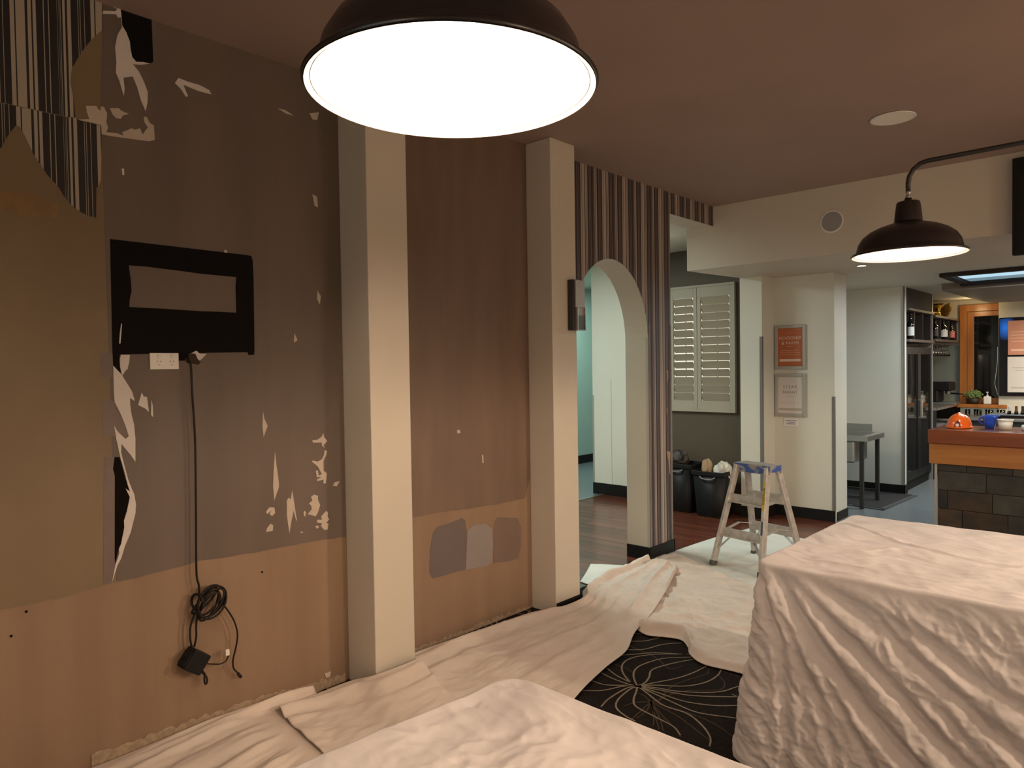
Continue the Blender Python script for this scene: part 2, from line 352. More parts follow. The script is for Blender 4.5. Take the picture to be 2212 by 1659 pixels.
WHITE = [[(0.9277,2.7846),(0.9433,2.7861),(0.9467,2.764),(0.9494,2.7185),(0.9627,2.6975),(0.9739,2.6671),(0.9753,2.642),(0.9805,2.6137),(0.9943,2.6008),(1.019,2.6074),(1.0417,2.6087),(1.0104,2.5949),(0.9819,2.5885),(1.0016,2.5686),(1.0191,2.5348),(1.0318,2.4992),(1.0296,2.4595),(1.0225,2.4273),(1.007,2.4622),(0.9959,2.5067),(0.9807,2.5431),(0.9485,2.5296),(0.9514,2.49),(0.9487,2.4638),(0.9415,2.4873),(0.9343,2.5149),(0.9233,2.5413),(0.9261,2.5759),(0.9237,2.6341),(0.9327,2.6791),(0.9493,2.7142),(0.9462,2.747),(0.9344,2.7428),(0.9307,2.7521),(0.8842,2.7378),(0.8883,2.7496),(0.9271,2.7613),(0.9351,2.7726),(0.9197,2.7754)],[(1.1322,2.5624),(1.1459,2.5851),(1.1814,2.5808),(1.2268,2.5808),(1.2637,2.5718),(1.2728,2.5566),(1.2216,2.5565),(1.1631,2.5643),(1.18,2.5252),(1.1731,2.5206),(1.1538,2.546)],[(0.9339,2.1968),(0.9418,2.1983),(0.9424,2.175),(0.9361,2.1738)],[(0.887,1.4779),(0.9125,1.4476),(0.9409,1.3953),(0.9486,1.3799),(0.957,1.3461),(0.94,1.3586),(0.9404,1.3304),(0.9444,1.2955),(0.9515,1.2603),(0.955,1.2078),(0.9527,1.1209),(0.9365,1.1487),(0.9173,1.1765),(0.907,1.1925),(0.905,1.1605),(0.9137,1.1165),(0.9262,1.0588),(0.9392,1.018),(0.9456,1.0018),(0.9507,0.9639),(0.9478,0.9294),(0.9299,0.8627),(0.9087,0.8147),(0.8957,0.774),(0.8826,0.7514),(0.8619,0.6915),(0.8756,0.7546),(0.8895,0.7926),(0.8888,0.81),(0.8963,0.8257),(0.9089,0.8839),(0.9084,0.9099),(0.9192,0.9428),(0.9305,0.9931),(0.9174,1.0262),(0.9318,1.0125),(0.9248,1.0373),(0.9143,1.0905),(0.9035,1.1348),(0.898,1.1654),(0.8906,1.209),(0.8841,1.2607),(0.8952,1.2385),(0.9213,1.2085),(0.9323,1.2184),(0.9233,1.2537),(0.9086,1.2977),(0.8883,1.3458),(0.8867,1.3885)],[(0.9143,1.5175),(0.9441,1.5176),(0.9415,1.4947),(0.9347,1.4645),(0.9286,1.4603),(0.9162,1.4411),(0.91,1.4734),(0.91,1.5033)],[(0.981,1.3765),(0.9888,1.3609),(0.9991,1.3605),(1.0051,1.3029),(0.9918,1.3168),(0.9675,1.3312)],[(1.0146,1.3488),(1.0191,1.3265),(1.02,1.2821),(1.0119,1.2915)]]
CREAM = [[(0.8229,2.3951),(0.8566,2.4038),(0.8601,2.3943),(0.8694,2.3905),(0.8717,2.4056),(0.8812,2.406),(0.891,2.3855),(0.8874,2.3512),(0.8928,2.3357),(0.8866,2.3175),(0.9234,2.3218),(0.943,2.3178),(0.9393,2.3297),(0.9595,2.3429),(0.9717,2.3522),(0.9837,2.3486),(1.0003,2.359),(1.0099,2.3374),(1.0207,2.3573),(1.0293,2.368),(1.0165,2.3867),(1.0158,2.4047),(1.0261,2.4064),(1.036,2.3871),(1.0505,2.3809),(1.0524,2.3274),(1.0321,2.3177),(0.9428,2.3101),(0.8844,2.3065),(0.8711,2.3076),(0.87,2.3386),(0.8437,2.3406),(0.7959,2.3404),(0.8328,2.3511),(0.826,2.3733)],[(0.9004,2.4068),(0.9297,2.4143),(0.9374,2.4078),(0.9642,2.4018),(0.9449,2.3927),(0.9366,2.3779),(0.9209,2.3761),(0.9095,2.386)]]
BLACK_SQ = [(0.9434,2.7903),(1.0527,2.7929),(1.0545,2.6191),(1.0417,2.6087),(0.9943,2.6008),(0.9805,2.6137),(0.9739,2.6671),(0.9494,2.7185),(0.9467,2.764)]
BLACK_OUT = [(0.8893,1.9355),(1.4089,1.9322),(1.4242,1.9304),(1.43,1.914),(1.4321,1.836),(1.4289,1.542),(1.4268,1.5194),(1.4026,1.5174),(1.3988,1.5295),(1.2278,1.5263),(1.1634,1.5232),(1.1591,1.4975),(1.118,1.494),(1.1165,1.523),(1.0116,1.5208),(0.9104,1.5187),(0.9074,1.4948),(0.9129,1.4326),(0.9045,1.4435),(0.8876,1.4693),(0.8862,1.5204)]
BLACK_HOLE = [(0.9486,1.8461),(1.0076,1.8474),(1.0834,1.8442),(1.1446,1.8421),(1.2079,1.8385),(1.3587,1.8372),(1.3543,1.8009),(1.3546,1.7337),(1.3545,1.6914),(1.2745,1.6915),(1.2041,1.6905),(1.0709,1.693),(0.9466,1.6932),(0.9485,1.7192),(0.9562,1.7541),(0.9541,1.7971)]
CURL = [(0.9173,1.6327),(0.9195,1.6276),(0.913,1.559),(0.9083,1.5581),(0.9115,1.5932)]
CABLE_HOLE = [(1.1403,1.4985),(1.1635,1.526),(1.1815,1.5214),(1.191,1.4984),(1.2046,1.4928),(1.1942,1.4789),(1.1714,1.4837),(1.1534,1.4847)]
CABLE_TEAR = [(1.1657,1.5232),(1.1864,1.5344),(1.1999,1.5224),(1.2268,1.5216),(1.1992,1.4946),(1.192,1.5007),(1.1824,1.5224)]
MAUVE = [[(0.8449,1.5219),(0.8878,1.5221),(0.8855,1.4353),(0.8495,1.4361)],[(0.8473,1.354),(0.8872,1.3501),(0.8915,1.32),(0.9123,1.2888),(0.9252,1.2535),(0.9311,1.2185),(0.9214,1.2128),(0.9068,1.2291),(0.8889,1.2219),(0.8476,1.2211)],[(0.8484,1.1491),(0.8831,1.1455),(0.8813,1.0345),(0.8777,0.8637),(0.8767,0.7527),(0.8647,0.7189),(0.861,0.6893),(0.8346,0.6932)]]
VOID = [(0.8769,1.1035),(0.8831,1.1455),(0.8987,1.1439),(0.9034,1.1284),(0.9132,1.082),(0.929,1.015),(0.9158,1.0281),(0.9293,0.9933),(0.9184,0.9429),(0.9072,0.9101),(0.9077,0.8841),(0.8951,0.826),(0.8876,0.8102),(0.8757,0.7568),(0.8739,0.7786),(0.8824,1.0772)]
CREAM2 = [[(1.4599,1.2844),(1.4656,1.2485),(1.4799,1.2167),(1.4601,1.1707),(1.4563,1.2184)],[(1.5104,1.1042),(1.5166,1.041),(1.5253,0.9725),(1.5247,0.9484),(1.5016,0.8939),(1.498,0.9568),(1.5022,1.0235)],[(1.5876,0.9252),(1.5946,0.88),(1.606,0.7944),(1.6031,0.79),(1.5924,0.8361),(1.5806,0.7938),(1.5696,0.7394),(1.5598,0.8169),(1.5599,0.8852),(1.5709,0.8982),(1.5786,0.8873)],[(1.7477,1.1662),(1.7519,1.1465),(1.7677,1.1274),(1.7481,1.1088),(1.7535,1.0956),(1.7394,1.1096),(1.7397,1.1222),(1.6943,1.1263),(1.6918,1.1365),(1.7172,1.1368),(1.7404,1.15)],[(1.7533,1.088),(1.7648,1.0818),(1.7615,1.0643),(1.7464,1.0404),(1.7453,0.9948),(1.7623,0.98),(1.7554,0.935),(1.7438,0.9365),(1.7443,0.9542),(1.7127,0.9507),(1.71,0.9586),(1.736,0.968),(1.7103,0.9687),(1.7053,0.9995),(1.7167,0.9982),(1.7201,0.975),(1.7363,0.9796),(1.7171,1.0158),(1.6866,1.0418),(1.6923,1.0462),(1.7177,1.0384),(1.7379,1.0464),(1.7499,1.0654)],[(1.7931,0.9197),(1.8023,0.934),(1.8292,0.9357),(1.8137,0.9144)],[(1.6942,0.8927),(1.7139,0.8849),(1.7135,0.8672),(1.7242,0.8403),(1.712,0.8093),(1.7003,0.7936),(1.6613,0.81),(1.6814,0.8293),(1.679,0.8448),(1.6681,0.8565),(1.6851,0.8664),(1.6799,0.8848)],[(1.7552,0.81),(1.7638,0.8009),(1.7604,0.7836),(1.7688,0.7694),(1.7539,0.754),(1.7654,0.7495),(1.7589,0.7224),(1.7416,0.7256),(1.7248,0.7464),(1.7336,0.755),(1.7053,0.765),(1.7084,0.7771),(1.7312,0.7732),(1.7287,0.7888)],[(1.6963,0.7488),(1.7106,0.7514),(1.7161,0.7403),(1.7046,0.7373)],[(1.4789,0.8686),(1.5019,0.865),(1.5049,0.8404),(1.4907,0.8293),(1.4782,0.84),(1.4888,0.855),(1.468,0.8417),(1.4632,0.852)],[(1.4823,0.7986),(1.4949,0.7892),(1.4917,0.7657),(1.4611,0.7665),(1.4666,0.7822)],[(1.6424,0.8281),(1.6522,0.8215),(1.6472,0.7999),(1.6393,0.8136)],[(1.621,0.7398),(1.6373,0.7344),(1.6289,0.7299)],[(1.7192,2.2358),(1.7424,2.2294),(1.746,2.1824),(1.7296,2.186)],[(1.7345,1.8077),(1.7504,1.7838),(1.7448,1.7459),(1.7312,1.7722)],[(1.6149,1.6133),(1.6298,1.5832),(1.6116,1.5728)],[(1.5619,2.5749),(1.5945,2.5773),(1.6339,2.5633),(1.6007,2.563)],[(1.7141,2.5935),(1.7612,2.6095),(1.7508,2.5718),(1.7274,2.5702)],[(1.3126,1.9452),(1.3202,1.9423),(1.3238,1.9314),(1.3085,1.9335)],[(2.5678,1.1164),(2.5881,1.1174),(2.5945,1.0993),(2.5707,1.0987)],[(2.7535,0.965),(2.7643,0.9613),(2.7669,0.9168),(2.756,0.918)],[(1.7276,0.0697),(1.7615,0.0692),(1.7561,0.0452),(1.7367,0.0475)]]
TEST = [[(2.3895,0.593),(2.42,0.618),(2.5123,0.6251),(2.5972,0.6342),(2.6207,0.6207),(2.6301,0.5569),(2.6308,0.4928),(2.6178,0.3518),(2.5164,0.3507),(2.3839,0.354),(2.3599,0.3861),(2.3675,0.4984)],[(2.6356,0.5559),(2.6835,0.5794),(2.774,0.5758),(2.8254,0.5379),(2.8328,0.4454),(2.821,0.34),(2.7685,0.3307),(2.621,0.3511)],[(2.8436,0.5596),(2.8681,0.5929),(3.0394,0.5642),(3.0763,0.5018),(3.0673,0.3822),(3.0404,0.3186),(2.9344,0.3198),(2.834,0.3413)]]
SEAM_MID = [(2.2615,0.6938),(2.4391,0.6935),(2.6402,0.6789),(2.858,0.6684),(3.1073,0.6689)]
SEAM_FAR = [(0.528,0.6784),(0.605,0.6769),(0.7137,0.6747),(0.8606,0.6852),(0.955,0.6888),(1.1783,0.702),(1.4512,0.6873),(1.6486,0.6846),(1.8533,0.6754)]
SEAM_V = [(0.8935,3.2814),(0.8648,2.1249),(0.8446,1.2952),(0.8334,0.6916)]
YELLOW = [(0.5647,2.0534),(0.6416,2.0574),(0.7286,2.0372),(0.7232,1.9888),(0.6395,1.9798),(0.5631,1.9958)]
CABLE = [(1.1512,1.4718),(1.152,1.3668),(1.1581,1.1849),(1.1547,0.9119),(1.1505,0.675),(1.158,0.6182),(1.1584,0.563),(1.1505,0.5374)]
CABLE_TAIL = [(1.2515,0.5094),(1.281,0.4657),(1.301,0.4125),(1.3058,0.3729),(1.2988,0.3271),(1.288,0.2826),(1.2909,0.2472),(1.3079,0.2225),(1.3154,0.2104)]
CABLE_SHORT = [(1.1722,0.3191),(1.1992,0.2975),(1.227,0.2886),(1.2497,0.2909),(1.2615,0.3042),(1.2637,0.3149)]
FLOWER = [[(1.0567,2.6766),(0.9924,2.7463),(0.9552,2.8156),(0.951,2.8967),(0.9889,3.0174),(1.0858,3.1236)],[(1.0567,2.6766),(1.0022,2.6959),(0.9182,2.7629),(0.8692,2.8477),(0.874,2.9406),(0.9407,3.0439),(1.0529,3.1408)],[(1.0567,2.6766),(1.0639,2.7302),(1.047,2.7936),(1.0161,2.8684),(1.0441,2.9773),(1.0971,3.0887),(1.1233,3.1112)],[(1.0567,2.6766),(1.0979,2.7598),(1.1486,2.862),(1.1781,2.9677),(1.1922,3.0947)],[(1.0567,2.6766),(1.1116,2.7375),(1.2129,2.8124),(1.2678,2.9074),(1.2772,3.0132),(1.2519,3.1145)],[(1.0567,2.6766),(1.1243,2.7167),(1.2135,2.7485),(1.3144,2.8182),(1.3691,2.8839),(1.3914,2.949),(1.4141,3.0155)],[(1.0567,2.6766),(1.1448,2.7069),(1.2807,2.7531),(1.426,2.8622),(1.4896,2.9351)],[(1.0567,2.6766),(1.1592,2.6831),(1.2836,2.6861),(1.3929,2.7308),(1.4616,2.7874),(1.5253,2.8547)],[(1.0567,2.6766),(1.157,2.6632),(1.2736,2.6435),(1.3776,2.6357),(1.4978,2.6856),(1.5839,2.7225)],[(1.0567,2.6766),(1.1215,2.6503),(1.2393,2.5967),(1.3526,2.5979),(1.4506,2.5458),(1.5124,2.4852),(1.5393,2.4272)],[(1.0567,2.6766),(1.081,2.6331),(1.1158,2.557),(1.16,2.5109),(1.2636,2.4886),(1.3614,2.4676),(1.4155,2.4282)],[(1.0567,2.6766),(1.0496,2.6241),(1.0649,2.5126),(1.1038,2.4452),(1.1759,2.4119),(1.2215,2.4053)],[(1.0567,2.6766),(1.0323,2.6275),(1.0296,2.4992),(1.0468,2.4121)],[(1.0567,2.6766),(1.0109,2.6368),(0.963,2.5395),(0.8914,2.4772)],[(1.0567,2.6766),(1.0117,2.6469),(0.9398,2.5939),(0.8653,2.5868)],[(1.0567,2.6766),(1.0134,2.6673),(0.9264,2.6692),(0.8512,2.6843)],[(1.0567,2.6766),(1.0151,2.6879),(0.9242,2.707),(0.8467,2.7426)],[(0.6416,3.1867),(0.7018,3.2059),(0.7514,3.2405)],[(0.7196,3.0705),(0.7625,3.1124),(0.8044,3.156),(0.8352,3.2467)],[(0.7662,2.9755),(0.8238,3.018),(0.8616,3.0649),(0.8965,3.1727),(0.9591,3.2514)],[(0.7951,2.8952),(0.855,2.9699),(0.9208,3.0498),(1.0653,3.1468)]]
FLOWER2 = [[(1.1815,2.5885),(1.1937,2.4912),(1.2041,2.3901)],[(1.1815,2.5885),(1.2466,2.5053),(1.2959,2.4251)],[(1.1815,2.5885),(1.2768,2.5001),(1.3488,2.4126)],[(1.1815,2.5885),(1.2899,2.5116),(1.3614,2.4676),(1.4208,2.4187)],[(1.1815,2.5885),(1.2115,2.5067),(1.2131,2.4288)],[(1.1815,2.5885),(1.1346,2.5391),(1.1158,2.4806)],[(1.1815,2.5885),(1.3233,2.5565),(1.4496,2.501),(1.5311,2.4603)],[(1.1815,2.5885),(1.3273,2.6079),(1.4602,2.5991),(1.5734,2.5527)],[(1.1815,2.5885),(1.1267,2.619),(1.0838,2.6174)],[(1.1815,2.5885),(1.2574,2.4989),(1.3305,2.4111)],[(1.1815,2.5885),(1.2034,2.6334),(1.1757,2.7522),(1.1878,2.8572),(1.2304,2.9927),(1.2111,3.0581)],[(1.1815,2.5885),(1.2372,2.769),(1.3487,2.8843),(1.3355,2.9662),(1.2821,3.0175)],[(1.2011,3.0917),(1.2896,3.0745),(1.3628,3.0677)],[(0.752,3.0484),(0.9483,3.0048),(1.0688,2.9349),(1.1038,3.0075)],[(0.8473,2.807),(0.9158,2.8024),(0.9807,2.7762)]]
# ================================================================= STRUCTURE
H = 2.775
st = dict(kind='structure')
floor = obj('floor', B().box(-4.2, 5.4, -3.8, 11.6, -.12, -.03), 'vinyl', **st)
obj('carpet', B().box(.0, 5.2, -3.6, 4.72, -.03, 0), 'carpet', floor)
obj('grey_vinyl', B().box(.0, 5.2, 6.65, 11.4, -.03, 0), 'vinyl', floor)
obj('hall_vinyl', B().box(-4.0, -1.86, 2.6, 9.4, -.03, -.002), 'vinyl', floor)
obj('threshold_strip', B().box(-1.885, -1.835, 2.6, 6.5, -.03, .004), 'metal', floor)
rnd = random.Random(3); k = 0
y = 2.7
while y < 6.64:
    x0, x1 = -1.835, (0.0 if y < 4.6 else 2.6)
    if x1 > 1: pass
    x = x0 - rnd.random()*.9
    while x < x1:
        L = 1.0+rnd.random()*1.1; a = max(x, x0)+.0012; b = min(x+L, x1)-.0012
        if b-a > .04: obj('plank', B().box(a, b, y+.0012, min(y+.13, 6.65)-.0012, -.03, -rnd.random()*.0006), 'plank', floor)
        x += L
    y += .13
# carpet yarn pattern: raised lines of pile
def ribbons(lines, wd, z):
    V = []; Fq = []
    for pts, ww in lines:
        p = catmull(pts, 6); t = np.gradient(p, axis=0); t /= np.maximum(np.linalg.norm(t, axis=1), 1e-6)[:, None]
        n = np.stack([-t[:, 1], t[:, 0]], 1); L = len(p); b = len(V)
        tap = np.clip(1.5-np.linspace(0, .8, L), .35, 1)*ww*wd/2
        for q in range(L):
            for s, zz in ((-1, z), (1, z)): V.append((*(p[q]+s*n[q]*tap[q]), zz))
        for q in range(L-1): Fq.append((b+2*q, b+2*q+1, b+2*q+3, b+2*q+2))
    return V, Fq
def flower(cx, cy, n, R, seed):
    r = random.Random(seed); out = []
    for i in range(n):
        a = 2*math.pi*(i+r.random()*.5)/n; L = R*(.6+.6*r.random()); cu = (r.random()-.5)*2.4; pts = []
        for q in range(7):
            t = q/6; aa = a+cu*t*t*(1.5 if t > .6 else 1); pts.append((cx+L*t*math.cos(aa), cy+L*t*math.sin(aa)))
        out.append((pts, 1))
    return out
V, Fq = ribbons([(p, 1) for p in FLOWER]+flower(.02, 1.72, 16, .45, 4)+flower(.12, 2.75, 16, .5, 5)+flower(1.9, 3.4, 16, .6, 6), .0085, .0016)
npmesh('cream_carpet_lines', V, Fq, 'thread1', floor, kind='stuff')
V, Fq = ribbons([(p, 1) for p in FLOWER2]+flower(.35, 2.2, 14, .5, 8), .0065, .0010)
npmesh('brown_carpet_lines', V, Fq, 'thread2', floor, kind='stuff')

obj('ceiling', B().box(-.2, 5.2, -3.6, 5.6, H, H+.1), 'ceil', **st)
# left wall with its layers of old paint, paper remains and two pillars
wl = obj('wall_left', B().box(-.2, 0, -3.6, 3.5, -.03, H), 'plaster', **st)
def rag(pts, n, amp, seed):
    r = random.Random(seed); out = []
    for (a, b), (c, d) in zip(pts, pts[1:]):
        for i in range(n):
            t = i/n; out.append((a+(c-a)*t+r.uniform(-amp, amp)*.4, b+(d-b)*t+r.uniform(-amp, amp)))
    return out+[pts[-1]]
far = [q for q in SEAM_FAR]
obj('paint_layer', B().prism([(-1.2, .68)]+rag([q for q in far if q[0] < .86]+[(.878, .690)], 5, .002, 1)+[(.876, 1.0), (.874, 1.6), (.872, 2.2), (.872, H), (-1.2, H)], onx, 0, .0022), 'layer2', wl)
obj('paint_layer', B().prism(rag([(.8785, .690)]+[q for q in far if q[0] > .9][:-1]+[(1.858, .672)], 6, .002, 2)+[(1.858, H), (.8725, H), (.8725, 2.2), (.8745, 1.6), (.8765, 1.0)], onx, 0, .0018), 'layer', wl)
obj('paint_layer', B().prism([(2.087, .775)]+rag(SEAM_MID, 6, .002, 3)+[(3.158, .79), (3.158, H), (2.087, H)], onx, 0, .0018), 'layer3', wl)
obj('striped_wallpaper', B().prism(PAPER_UP, onx, .0018, .0034), stripe_mat('striped_paper_left', PAPER_UP[1][1]*0+.568+.0022, (.010, .008, .007), (.36, .31, .25), (.33, .29, .24)), wl)
obj('striped_wallpaper', B().prism(PAPER_LOW, onx, .0018, .0032), stripe_mat('striped_paper_left_low', .568+.0115, (.010, .008, .007), (.36, .31, .25), (.33, .29, .24)), wl)
obj('paint_patch', B().prism(OLIVE_TEAR, onx, .0018, .0030), 'layer2', wl)
for q in MAUVE: obj('paint_patch', B().prism(q, onx, .0015, .0029), 'mauve', wl)
obj('ochre_stain', B().prism(YELLOW, onx, .0015, .0027), 'yellow', wl)
obj('dark_cavity_patch', B().prism(VOID, onx, .0015, .0036), 'void', wl)
obj('black_paint_patch', B().prism(BLACK_SQ, onx, .0015, .0030), 'black', wl)
# black painted rectangle with the bare patch where a screen hung
obj('black_paint_patch', B().prism(BLACK_OUT, onx, .0015, .0040, [BLACK_HOLE]), 'black', wl)
for q in ((.974, 1.862), (1.166, 1.858), (1.267, 1.85), (.982, 1.668), (1.17, 1.664), (1.268, 1.662), (.556, .585), (.60, .655), (1.44, .60)):
    obj('screw_hole', B().lathe([(.0042, 0), (.0042, .0015)], (.0018, *q), 10, 'x', True, True), 'void', wl)
for q in WHITE: obj('paper_scrap', B().prism(q, onx, .0015, .0044), 'scrap', wl)
for q in CREAM+CREAM2: obj('paper_scrap', B().prism(q, onx, .0012, .0038), 'scrap2', wl)
obj('paper_curl', B().prism(CURL, onx, .0042, .006), 'scrap', wl)
obj('cable_hole', B().prism(CABLE_HOLE, onx, .002, .0046), 'hole', wl)
obj('paper_scrap', B().prism(CABLE_TEAR, onx, .002, .0060), 'scrap', wl)
for q, mm in zip(TEST, ('test1', 'test2', 'test3')): obj('test_paint_patch', B().prism(rag(q+[q[0]], 3, .003, 5)[:-1], onx, 0, .0014), mm, wl)
for a, b, sd, th in ((.78, 1.84, 1, .046), (2.09, 3.15, 2, .020)):
    top = rag([(b, th*.7), (a+(b-a)*.55, th*(1.7 if sd == 1 else 1)), (a, th*(2.0 if sd == 1 else 1))], 30, .010, sd)
    obj('ragged_plaster_edge', B().prism([(a, -.0), (b, 0)]+top, onx, 0, .005), 'edge', wl)
for y0, y1, dx in ((1.860, 2.085, .213), (3.161, 3.390, .190)):
    obj('pillar', B().box(0, dx, y0, y1, -.02, H, .004), 'cream', wl)
    obj('pillar_skirting', B().box(dx-.002, dx+.004, y0+.002, y1-.002, 0, .062), 'skirt', wl)
# striped wall with the arch, header over the opening
ay, aa, az, ab = 4.04, .455, 1.63, .555
arc = [(ay-aa*math.cos(t), az+ab*math.sin(t)) for t in np.linspace(0, math.pi, 33)]
outl = [(3.5, -.03), (ay-aa, -.03)]+arc+[(ay+aa, -.03), (4.82, -.03), (4.82, 2.612), (5.535, 2.612), (5.535, H), (3.5, H)]
wa = obj('wall_arch', B().prism(outl, onx, -.2, -.002), 'cream', **st)
outp = [(3.39, .095), (ay-aa, .095)]+arc+[(ay+aa, .095), (4.82, .095), (4.82, 2.612), (5.53, 2.612), (5.53, H), (3.39, H)]
obj('striped_wallpaper', B().prism(outp, onx, -.002, .0), stripe_mat('striped_paper_arch', 3.66, (.042, .028, .028), (.40, .335, .29), (.33, .275, .26)), wa)
for q in ([(4.742, 1.405), (4.772, 1.41), (4.775, 1.36), (4.762, 1.32), (4.748, 1.33), (4.752, 1.38)], [(4.738, .79), (4.795, .78), (4.785, .70), (4.79, .60), (4.778, .62), (4.765, .715)], [(4.745, 1.12), (4.757, 1.12), (4.755, 1.07), (4.745, 1.08)]):
    obj('paper_tear', B().prism(q, onx, 0, .0015), mat('bare_tan_paper', (.33, .24, .15), .8), wa)
obj('corner_guard', B().box(-.022, .003, 4.494, 4.497, .10, 1.76).box(0, .003, 4.494, 4.516, .10, 1.76), 'clear', wa)
obj('corner_guard', B().box(0, .003, 4.80, 4.823, .10, 1.76).box(-.02, .003, 4.82, 4.823, .10, 1.76), 'clear', wa)
obj('baseboard_arch', B().box(-.2, .012, ay+aa-.010, ay+aa, -.002, .095).box(0, .012, ay+aa, 4.832, -.002, .095).box(-.2, .012, 4.82, 4.832, -.002, .095).box(-.2, .012, 3.40, ay-aa, -.002, .095), 'skirt', **st)
# beam, soffit and kitchen ceiling
ZS = 2.262
obj('beam', B().prism([(-.25, 5.535), (5.2, 5.535), (5.2, 5.75), (-.236, 5.75)], onz, ZS, H+.02), 'cream', **st)
obj('ceiling_kitchen', B().prism([(-.236, 5.75), (5.2, 5.75), (5.2, 11.3), (-.16, 11.3), (-.16, 6.37)], onz, ZS, ZS+.05), 'cream', **st)
obj('ceiling_corridor', B().prism([(-4.1, 2.5), (-.19, 2.5), (-.19, 5.56), (-.24, 5.56), (-.24, 6.0), (-.14, 6.4), (-.14, 6.62), (-.3, 9.4), (-4.1, 9.4)], onz, 2.613, 2.66), 'pale', **st)
# column, poster wall, walls of the kitchen
wp = obj('wall_poster', B().box(.052, .602, 6.65, 6.98, -.03, ZS), 'pale', **st)
obj('column', B().box(-.16, .052, 6.37, 6.98, -.03, ZS), 'pale', wp)
obj('corner_guard', B().box(.030, .0545, 6.366, 6.3695, .10, 1.70).box(.052, .0545, 6.368, 6.395, .10, 1.70), 'guard', wp)
obj('corner_guard', B().box(.580, .6045, 6.646, 6.6495, .10, 1.14).box(.602, .6045, 6.648, 6.67, .10, 1.14), 'guard', wp)
obj('baseboard_poster', B().box(-.165, .060, 6.358, 6.37, 0, .10).box(.052, .062, 6.37, 6.65, 0, .10).box(.052, .607, 6.638, 6.65, 0, .10).box(.602, .612, 6.70, 6.98, 0, .08), 'skirt', **st)
ws = obj('wall_sink', B().box(-.1, .713, 8.5, 8.6, -.03, ZS), 'pale', **st)
obj('wall_recess', B().box(-.26, -.16, 6.98, 8.6, -.03, ZS), 'pale', **st)
obj('baseboard_sink', B().box(-.1, .722, 8.488, 8.5, 0, .10).box(.713, .725, 8.488, 8.6, 0, .10), 'skirt', **st)
obj('corner_guard', B().box(.700, .718, 8.492, 8.4985, .10, ZS).box(.713, .718, 8.492, 8.52, .10, ZS), 'grey', ws)
obj('wall_alcove', B().box(0, .05, 8.6, 11.2, -.03, ZS), 'splash', **st)
obj('trim_1', B().box(.55, .716, 9.755, 9.785, 0, ZS), 'grey', **st)
wk = obj('wall_kitchen_rear', B().box(-.2, 5.2, 11.2, 11.35, -.03, ZS), 'cream', **st)
obj('splash_panel', B().box(.05, .725, 11.192, 11.2, .876, 1.66), 'splash', wk)
obj('wall_screen_pier', B().box(1.205, 5.2, 11.0, 11.2, -.03, ZS), 'cream', **st)
obj('wall_right', B().box(5.2, 5.35, -3.6, 11.35, -.03, H+.1), 'cream', **st)
obj('wall_rear', B().box(-.2, 5.35, -3.75, -3.6, -.03, H+.1), 'cream', **st)
# corridor and nook beyond the arch
wc = obj('wall_corridor', B().box(-1.99, -1.2, 6.5, 6.62, -.03, 2.62), 'pale', **st)
obj('panel_joint', B().box(-1.736, -1.732, 6.4985, 6.5005, .1, 1.3), 'greyp', wc)
obj('corner_guard', B().box(-1.993, -1.972, 6.497, 6.50, .1, 1.12), 'grey', wc)
obj('baseboard_corridor', B().box(-1.99, -1.2, 6.488, 6.5, 0, .125), 'skirt', **st)
obj('wall_nook', B().box(-1.2, -.15, 6.5, 6.62, -.03, .985).box(-1.2, -.15, 6.5, 6.62, 2.24, 2.62).box(-1.2, -.985, 6.5, 6.62, .985, 2.24).box(-.262, -.15, 6.5, 6.62, .985, 2.24), 'nook', **st)
obj('wall_hall', B().box(-3.75, -3.6, 2.5, 9.4, -.03, 2.62), 'teal', **st)
obj('baseboard_hall', B().box(-3.6, -3.588, 2.6, 9.3, 0, .12), 'skirt', **st)
obj('wall_hall_end', B().box(-3.75, -.3, 9.3, 9.4, -.03, 2.62), 'teal', **st)
obj('wall_corridor_near', B().box(-4.1, -.2, 2.5, 2.6, -.03, 2.62), 'pale', **st)
# shuttered window in the nook: frame, two louvred leaves, pane
wn = obj('window_1', B().box(-.99, -.258, 6.46, 6.50, .975, 1.0).box(-.99, -.258, 6.46, 6.50, 2.222, 2.245).box(-.275, -.258, 6.46, 6.5, 1.0, 2.222).box(-.99, -.97, 6.46, 6.5, 1.0, 2.222), 'shutter', **st)
obj('pane', B().box(-.985, -.262, 6.585, 6.592, .985, 2.24), 'street', wn)
for x0, x1 in ((-.968, -.664), (-.660, -.277)):
    obj('shutter_frame', B().box(x0, x0+.038, 6.468, 6.494, 1.0, 2.222, .002).box(x1-.038, x1, 6.468, 6.494, 1.0, 2.222, .002).box(x0+.038, x1-.038, 6.468, 6.494, 1.0, 1.085).box(x0+.038, x1-.038, 6.468, 6.494, 2.125, 2.222), 'shutter', wn)
    for i in range(13):
        z = 1.085+(i+.5)*.08; tl = math.radians(62 if i < 3 else (48 if x0 < -.7 else 54))
        obj('slat', B().box(x0+.039, x1-.039, -.045, .045, -.004, .004, .0025, Matrix.Translation((0, 6.481, z)) @ Matrix.Rotation(-tl, 4, 'X')), 'shutter', wn)
    obj('tilt_rod', B().box((x0+x1)/2-.004, (x0+x1)/2+.004, 6.520, 6.528, 1.09, 2.12), 'shutter', wn)
